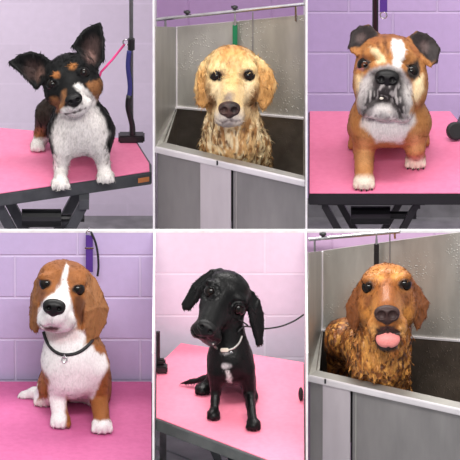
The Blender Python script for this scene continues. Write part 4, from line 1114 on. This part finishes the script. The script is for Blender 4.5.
# ---- young black dog, sitting
def black_dog():
    S = start(Z5, 230, 415)
    pl = S.paw(213.5, 422, 6.6, 5, 9); pr = S.paw(253.5, 432.5, 7.2, 5.4, 10)
    S.chain([(216, 372, 12, 8), (215.5, 392, 2, 5), (pl[0] + 1, pl[1] - 3, pl[2], 4.2)], k=6)
    S.chain([(246, 372, 10, 9), (249.5, 394, 2, 5.4), (pr[0] - 1, pr[1] - 3, pr[2], 4.4)], k=6)
    S.E(230, 362, 4, 22.5, 22, 22, k=8); S.E(229, 372, 2, 14, 10, 16, k=8)
    S.E(231, 358, -28, 20, 22, 26, k=12); S.E(231, 362, -62, 21, 20, 26, k=12)
    S.E(215, 376, -58, 8, 12, 18, k=6); S.E(248, 380, -52, 8, 14, 20, k=6)
    ph = S.paw(202.5, 397, 7.5, 5, 10); ph2 = S.paw(251.5, 404, 6, 5, 10)
    S.C((213, 380, -52), 6, (ph[0] + 2, ph[1], ph[2]), 5, k=4); S.C((249, 386, -46), 6, ph2, 5, k=4)
    S.chain([(216, 378, -56, 4), (204, 379, -62, 3.2), (192, 381.5, -66, 2.4), (181, 383.5, -70, 1.2)], k=4)
    S.C((231, 358, 6), 19.5, (226, 322, 12), 17, k=9)
    # head tipped right by about 32 degrees
    S.E(226, 297, 14, 25, 24, 24, roll=-30, k=8)
    S.E(229, 286, 16, 19, 14, 19, roll=-30, k=7)
    S.E(216, 308, 22, 15, 15, 16, k=8)
    S.C((217, 310, 26), 15.5, (207, 328.5, 48), 12, k=8)
    S.E(198.5, 330, 42, 8, 8.5, 10, roll=-30, k=4); S.E(213, 336.5, 42, 9.5, 8, 10, roll=-30, k=4)
    S.E(208, 340, 38, 9, 5, 9, roll=-28, k=4)
    S.C((222, 294, 34), 7, (211, 318, 46), 7, k=6)
    S.E(212, 284.5, 33, 7.5, 4.5, 5.5, roll=-20, k=5); S.E(241, 301, 31, 7.5, 4.5, 5.5, roll=-44, k=5)
    # ears: the left thrown out, the right hanging
    S.fan((197, 290, 10), [(220.5, 270.5, 10), (212, 271.5, 9), (203, 277.5, 8), (193.5, 286, 7), (184, 304, 6), (184.5, 308, 7), (189, 308, 9), (196.5, 300, 13), (202, 289, 18), (209, 281, 20)], 2.2, k=4)
    S.fan((254, 314, 12), [(245, 291, 14), (252, 293.5, 10), (258, 301, 9), (261.5, 313, 8), (262, 330, 9), (261, 343, 10), (258, 344, 12), (255.5, 335, 14), (252, 322, 17), (248, 306, 20)], 2.2, k=4)
    S.build(floor=True)
    def cut(s):
        f = s.front
        lids(s, 211, 291.5, -30); lids(s, 238.5, 308.5, -30)
        s.chain([(192.5, 331, f(192.5, 331) or 30, 1), (198, 337, f(198, 337), 1), (204.5, 337, f(204.5, 337) + .3, 1), (211, 343, f(211, 343), 1), (219, 341, f(219, 341), 1)], k=.8, sub=True)
        for (a, b) in ((211, 291.5), (238.5, 308.5)):
            pts = [(a + 8 * math.cos(q), b + 7.4 * math.sin(q)) for q in [i * .7 for i in range(10)]]
            s.chain([(x, y, (f(x, y) or 20) + .4, .8) for x, y in pts], k=1.2, sub=True)
    S.carve(cut)
    S.pe(226, 366, 20, 4, 2.6, 20, (190, 186, 188), 1.6); S.pp([(226, 371), (229, 371), (232, 378), (231, 383), (227, 381)], 0, 60, (214, 210, 210), 1.4)
    S.pe(226, 353, 20, 4, 1.6, 16, (150, 146, 148), 1.4)
    S.pp([(206, 340), (216, 342), (214, 346), (206, 345)], 20, 60, (70, 67, 69), 2)
    t = dog(S, 'young glossy black dog with head tilted and white chest mark sitting on pale pink table')
    S.make('body', coat_mat('black_coat', .36, var=.3, sheen=.0, spec=.24), t, (6, 6, 7), fur(.35, .4), rag=1.2, hair=(7000, 3.0, .8, .06, (206, 328, 60), .3, [(211, 291.5, 10, 6.5), (238.5, 308.5, 10, 6.5)]))
    eye(S, t, 211, 291.5, 4.7, M['eye_dark']); eye(S, t, 238.5, 308.5, 4.7, M['eye_dark'])
    nose(S, t, 206.5, 328.5, S.front(206.5, 328.5) - .8, 20, 16.5, -30, M['nose_black'], 5.5)
    c = collar_pts(S, [(213, 344, None), (217, 348.5, None), (224, 350.5, None), (233, 348.5, None), (239, 343, None), (242, 336, None)], 1.1, 'collar', M['steel'], t)
    q = S.wp(224.5, 350, S.front(224.5, 350) + 2)
    mesh('buckle', *box_vf(tuple(q - Vector((.012, .003, .006))), tuple(q + Vector((.012, .003, .006)))), M['tooth'], c, bevel=.002)
    mesh('tag', *ball_vf(q + Vector((.02, .001, -.01)), .005, 12, 8, (1, .3, 1.2)), M['chrome'], c, smooth=True)
    f = S.front(240, 334) or 0
    P = smooth_curve([S.wp(238, 332, S.front(238, 332) + 5), S.wp(243, 327, max(14, S.front(243, 327) + 5)), S.wp(249.5, 326.6, -1), S.wp(262, 328.8, -6), S.wp(280, 326.5, -8), S.wp(294, 321, -10), S.wp(303.8, 314.5, -14)], 6)
    ld = thing('lead', P[-1], 'thin black lead looping from the black dog to the stall partition', 'lead')
    mesh('cord', *tube_vf(P, .0026, 8), M['rubber'], ld, smooth=True)
    P2 = smooth_curve([S.wp(239, 320, S.front(239, 320) + 5), S.wp(243, 322, max(18, S.front(243, 322) + 5)), S.wp(248, 325.6, max(13, S.front(248, 325.6) + 5))], 5)
    mesh('slip_loop', *tube_vf(P2, .0022, 8), M['rubber'], ld, smooth=True)
    return t

# ---- wet red dog with its tongue out, standing in the bath
def red_dog():
    S = start(Z6, 380, 383)
    S.base = S.base + Vector((0, .04, -.196))
    # chest and trunk
    S.E(380, 362, -22, 29, 40, 22, k=8)
    S.E(371, 346, -52, 29, 27, 40, yaw=-22, k=10)
    S.E(350, 340, -92, 25, 23, 36, yaw=-30, k=10)
    S.E(338, 344, -112, 18, 24, 22, k=8)
    for u in (366, 394):
        p = S.up(S.tab(u, 374 + (u - 366) * .15), -63); S.chain([(u, 380, -30, 13), (u, p[1] - 30, p[2] + 12, 9), (*p, 8)], k=8)
        S.E(*S.fw(p, 4), 9, 5, 12, tilt=22, k=4)
    for u, v in ((330, 342), (344, 334)):
        p = S.up(S.tab(u, v), -63); S.chain([(u + 2, 352, -108, 12), (u, p[1] - 30, p[2] + 8, 7), (*p, 6)], k=5); S.E(*S.fw(p, 5), 8, 4.5, 11, tilt=22, k=4)
    S.chain([(328, 334, -128, 6), (321, 344, -132, 5), (318.5, 360, -128, 3.5)], k=5)
    S.C((381, 358, -8), 29, (386, 318, 4), 25, k=10)
    # head
    S.E(387, 292, 14, 27.5, 27.5, 27, k=8)
    S.E(387, 280, 19, 23, 14, 21, k=8)
    S.E(369, 308, 20, 12, 18, 18, k=8); S.E(405, 308, 20, 12, 18, 18, k=8)
    S.C((387, 302, 34), 17.5, (387, 318, 58), 13.5, k=8)
    S.E(377.5, 326, 50, 10.5, 11, 12, roll=8, k=5); S.E(397, 326, 50, 10.5, 11, 12, roll=-8, k=5)
    S.E(387.5, 345, 40, 11, 6.5, 12, k=4)
    S.E(370, 279, 35, 8, 5, 6, roll=10, k=6); S.E(404, 276.5, 35, 8, 5, 6, roll=-8, k=6)
    S.C((387, 288, 38), 8, (387, 306, 58), 8, k=6)
    S.fan((354.5, 308, 18), [(362, 284, 16), (356, 291, 14), (348.5, 306, 12), (349, 316, 12), (353, 327, 14), (356, 324, 17), (359, 312, 22), (363, 300, 25)], 2.8, k=4)
    S.fan((418.5, 306, 18), [(412, 283, 16), (418, 289, 14), (426.5, 304, 12), (424, 315, 13), (418, 326, 16), (415, 318, 21), (412, 308, 24), (410, 298, 25)], 2.8, k=4)
    S.build(clips=T6[6])
    locks(S, 260, lambda r: (r.uniform(350, 410), r.uniform(328, 386)), (7, 12), 1.5, 15, 1.8, .7, out=lambda u, v: (u - 380) / 110)
    locks(S, 90, lambda r: (r.uniform(322, 360), r.uniform(326, 362)), (6, 9), 1.1, 16, 1., .4)
    def cut(s):
        f = s.front
        for u, v in ((369, 287), (404.5, 284)): lids(s, u, v, 0, 4.7, 4.0, .9)
        s.chain([(372, 333, f(372, 333), 1.1), (380, 333, f(380, 333) + .4, 1.3), (387.5, 329.5, f(387.5, 329.5) + .4, 1.4), (396, 333, f(396, 333) + .4, 1.3), (403, 332, f(403, 332), 1.1)], k=.9, sub=True)
        s.chain([(387, 325, f(387, 325), .8), (387, 330, f(387, 330), .9)], k=.8, sub=True)
        s.E(387.5, 337, f(387.5, 337) + 2, 11, 5, 8, k=2, sub=True)
    S.carve(cut)
    LT = (202, 134, 60)
    S.pp([(346, 330), (412, 330), (412, 450), (346, 450)], -60, 40, (178, 112, 48), 8); S.pe(380, 352, 20, 16, 22, 30, (200, 136, 66), 8)
    S.pe(387, 272, 24, 20, 10, 30, (206, 136, 60), 7)  # crown highlight painted into the coat
    BODY = [(310, 320), (350, 322), (416, 334), (416, 460), (310, 460)]
    S.streak(BODY, -170, 30, (122, 68, 26), 4, .34, .12, .58); S.streak(BODY, -170, 30, (214, 150, 74), 4, .36, .13, .60, 20); S.streak(BODY, -170, 30, (84, 46, 20), 4, .4, .14, .70, 40)  # golden highlights and shaded gaps between wet locks, painted as streaks
    S.pe(371, 312, 36, 9, 20, 30, LT, 6); S.pe(404, 312, 36, 9, 20, 30, LT, 6)
    S.pe(387, 286, 42, 5, 22, 22, (162, 92, 38), 4)
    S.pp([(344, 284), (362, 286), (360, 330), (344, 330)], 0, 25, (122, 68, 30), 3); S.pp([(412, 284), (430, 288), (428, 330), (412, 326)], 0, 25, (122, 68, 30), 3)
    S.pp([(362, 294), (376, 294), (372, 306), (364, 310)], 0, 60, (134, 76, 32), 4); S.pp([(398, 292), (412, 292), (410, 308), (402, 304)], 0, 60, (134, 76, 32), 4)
    S.pe(379, 277, 40, 5, 4, 14, (222, 152, 74), 3); S.pe(397, 276, 40, 5, 4, 14, (222, 152, 74), 3)
    S.pe(374, 330, 52, 6, 7, 16, (206, 146, 80), 3); S.pe(401, 330, 52, 6, 7, 16, (206, 146, 80), 3)
    S.pp([(376, 329), (387, 325), (399, 329), (402, 342), (394, 352), (381, 352), (374, 342)], 30, 90, (48, 30, 26), 1.8)
    for u, v in ((369, 287), (404.5, 284)): S.pe(u, v, 40, 6.6, 5.4, 14, (44, 26, 16), 1.6)
    t = dog(S, 'wet reddish brown dog with pink tongue out standing in steel bath')
    S.make('body', coat_mat('wet_red_coat', .48, wet=.2, var=.25, spec=.35), t, (152, 87, 33), fur(.6, .5), rag=2, hair=(11000, 4.4, .8, .08, (387, 314, 70), .3, [(369, 287, 10, 6.5), (404.5, 284, 10, 6.5), (388, 338, 20, 13)]))
    eye(S, t, 369, 287, 4.9, M['eye_dark']); eye(S, t, 404.5, 284, 4.9, M['eye_dark'])
    nose(S, t, 387, 314.5, S.front(387, 314.5) - 1.2, 25, 20, 0, M['nose_brown'], 7, 1.9)
    G = Sculpt(S.ref, S.d0, .7)
    d = 60
    G.E(388, 338, d - 4, 11.8, 8, 4, tilt=-18, k=4); G.E(384.5, 340.5, d - 3.6, 7.5, 6.8, 3.4, k=4); G.E(391.5, 340.5, d - 3.6, 7.5, 6.8, 3.4, k=4)
    G.E(388, 333, d - 12, 9.5, 5, 10, k=3)
    G.E(388.5, 349, d, 1.8, 2.6, 8, k=1, sub=True)
    G.build(); G.make('tongue', M['tongue'], t, paint=False)
    return t
for fn in (tricolour, golden, bulldog, beagle, black_dog, red_dog): fn()
# ------------------------------------------------------------------ light and camera
w = bpy.data.worlds.new('studio'); SC.world = w; w.use_nodes = True
nt = w.node_tree; bg = nt.nodes['Background']
tc = nt.nodes.new('ShaderNodeTexCoord'); sp = nt.nodes.new('ShaderNodeSeparateXYZ'); nt.links.new(tc.outputs['Generated'], sp.inputs[0])
rp = nt.nodes.new('ShaderNodeValToRGB'); e = rp.color_ramp.elements          # pale ceiling, duller walls around
e[0].position = .42; e[0].color = (.30, .30, .32, 1); e[1].position = .95; e[1].color = (1, .99, .97, 1)
mr = nt.nodes.new('ShaderNodeMapRange'); mr.inputs['From Min'].default_value = -1; nt.links.new(sp.outputs['Z'], mr.inputs['Value'])
nt.links.new(mr.outputs['Result'], rp.inputs['Fac']); nt.links.new(rp.outputs['Color'], bg.inputs['Color']); bg.inputs['Strength'].default_value = 1.05
def area(loc, rot, sx, sy, power, col=(1, .97, .94)):
    l = bpy.data.lights.new('area_lamp', 'AREA'); l.shape = 'RECTANGLE'; l.size = sx; l.size_y = sy; l.energy = power; l.color = col
    o = bpy.data.objects.new('area_lamp', l); o.location = loc; o.rotation_euler = rot; link(o)
area((0, .9, 2.3), (math.radians(-8), 0, 0), 2.6, .5, 74)
area((0, -3.2, 2.9), (math.radians(50), 0, 0), 2.6, .6, 135)  # unseen front lamp, added to brighten walls and the dogs' fronts
cam = bpy.data.cameras.new('camera'); co = bpy.data.objects.new('camera', cam); link(co)
co.location = CAM; co.rotation_euler = (math.radians(90) - PITCH, 0, 0)
cam.sensor_width = 36; cam.lens = 36 * DIST * PPM / 460; cam.clip_start = 1; cam.clip_end = 200
SC.camera = co
SC.view_settings.view_transform = 'Standard'; SC.view_settings.look = 'None'; SC.view_settings.exposure = .12; SC.view_settings.gamma = 1
SC.view_settings.use_curve_mapping = False
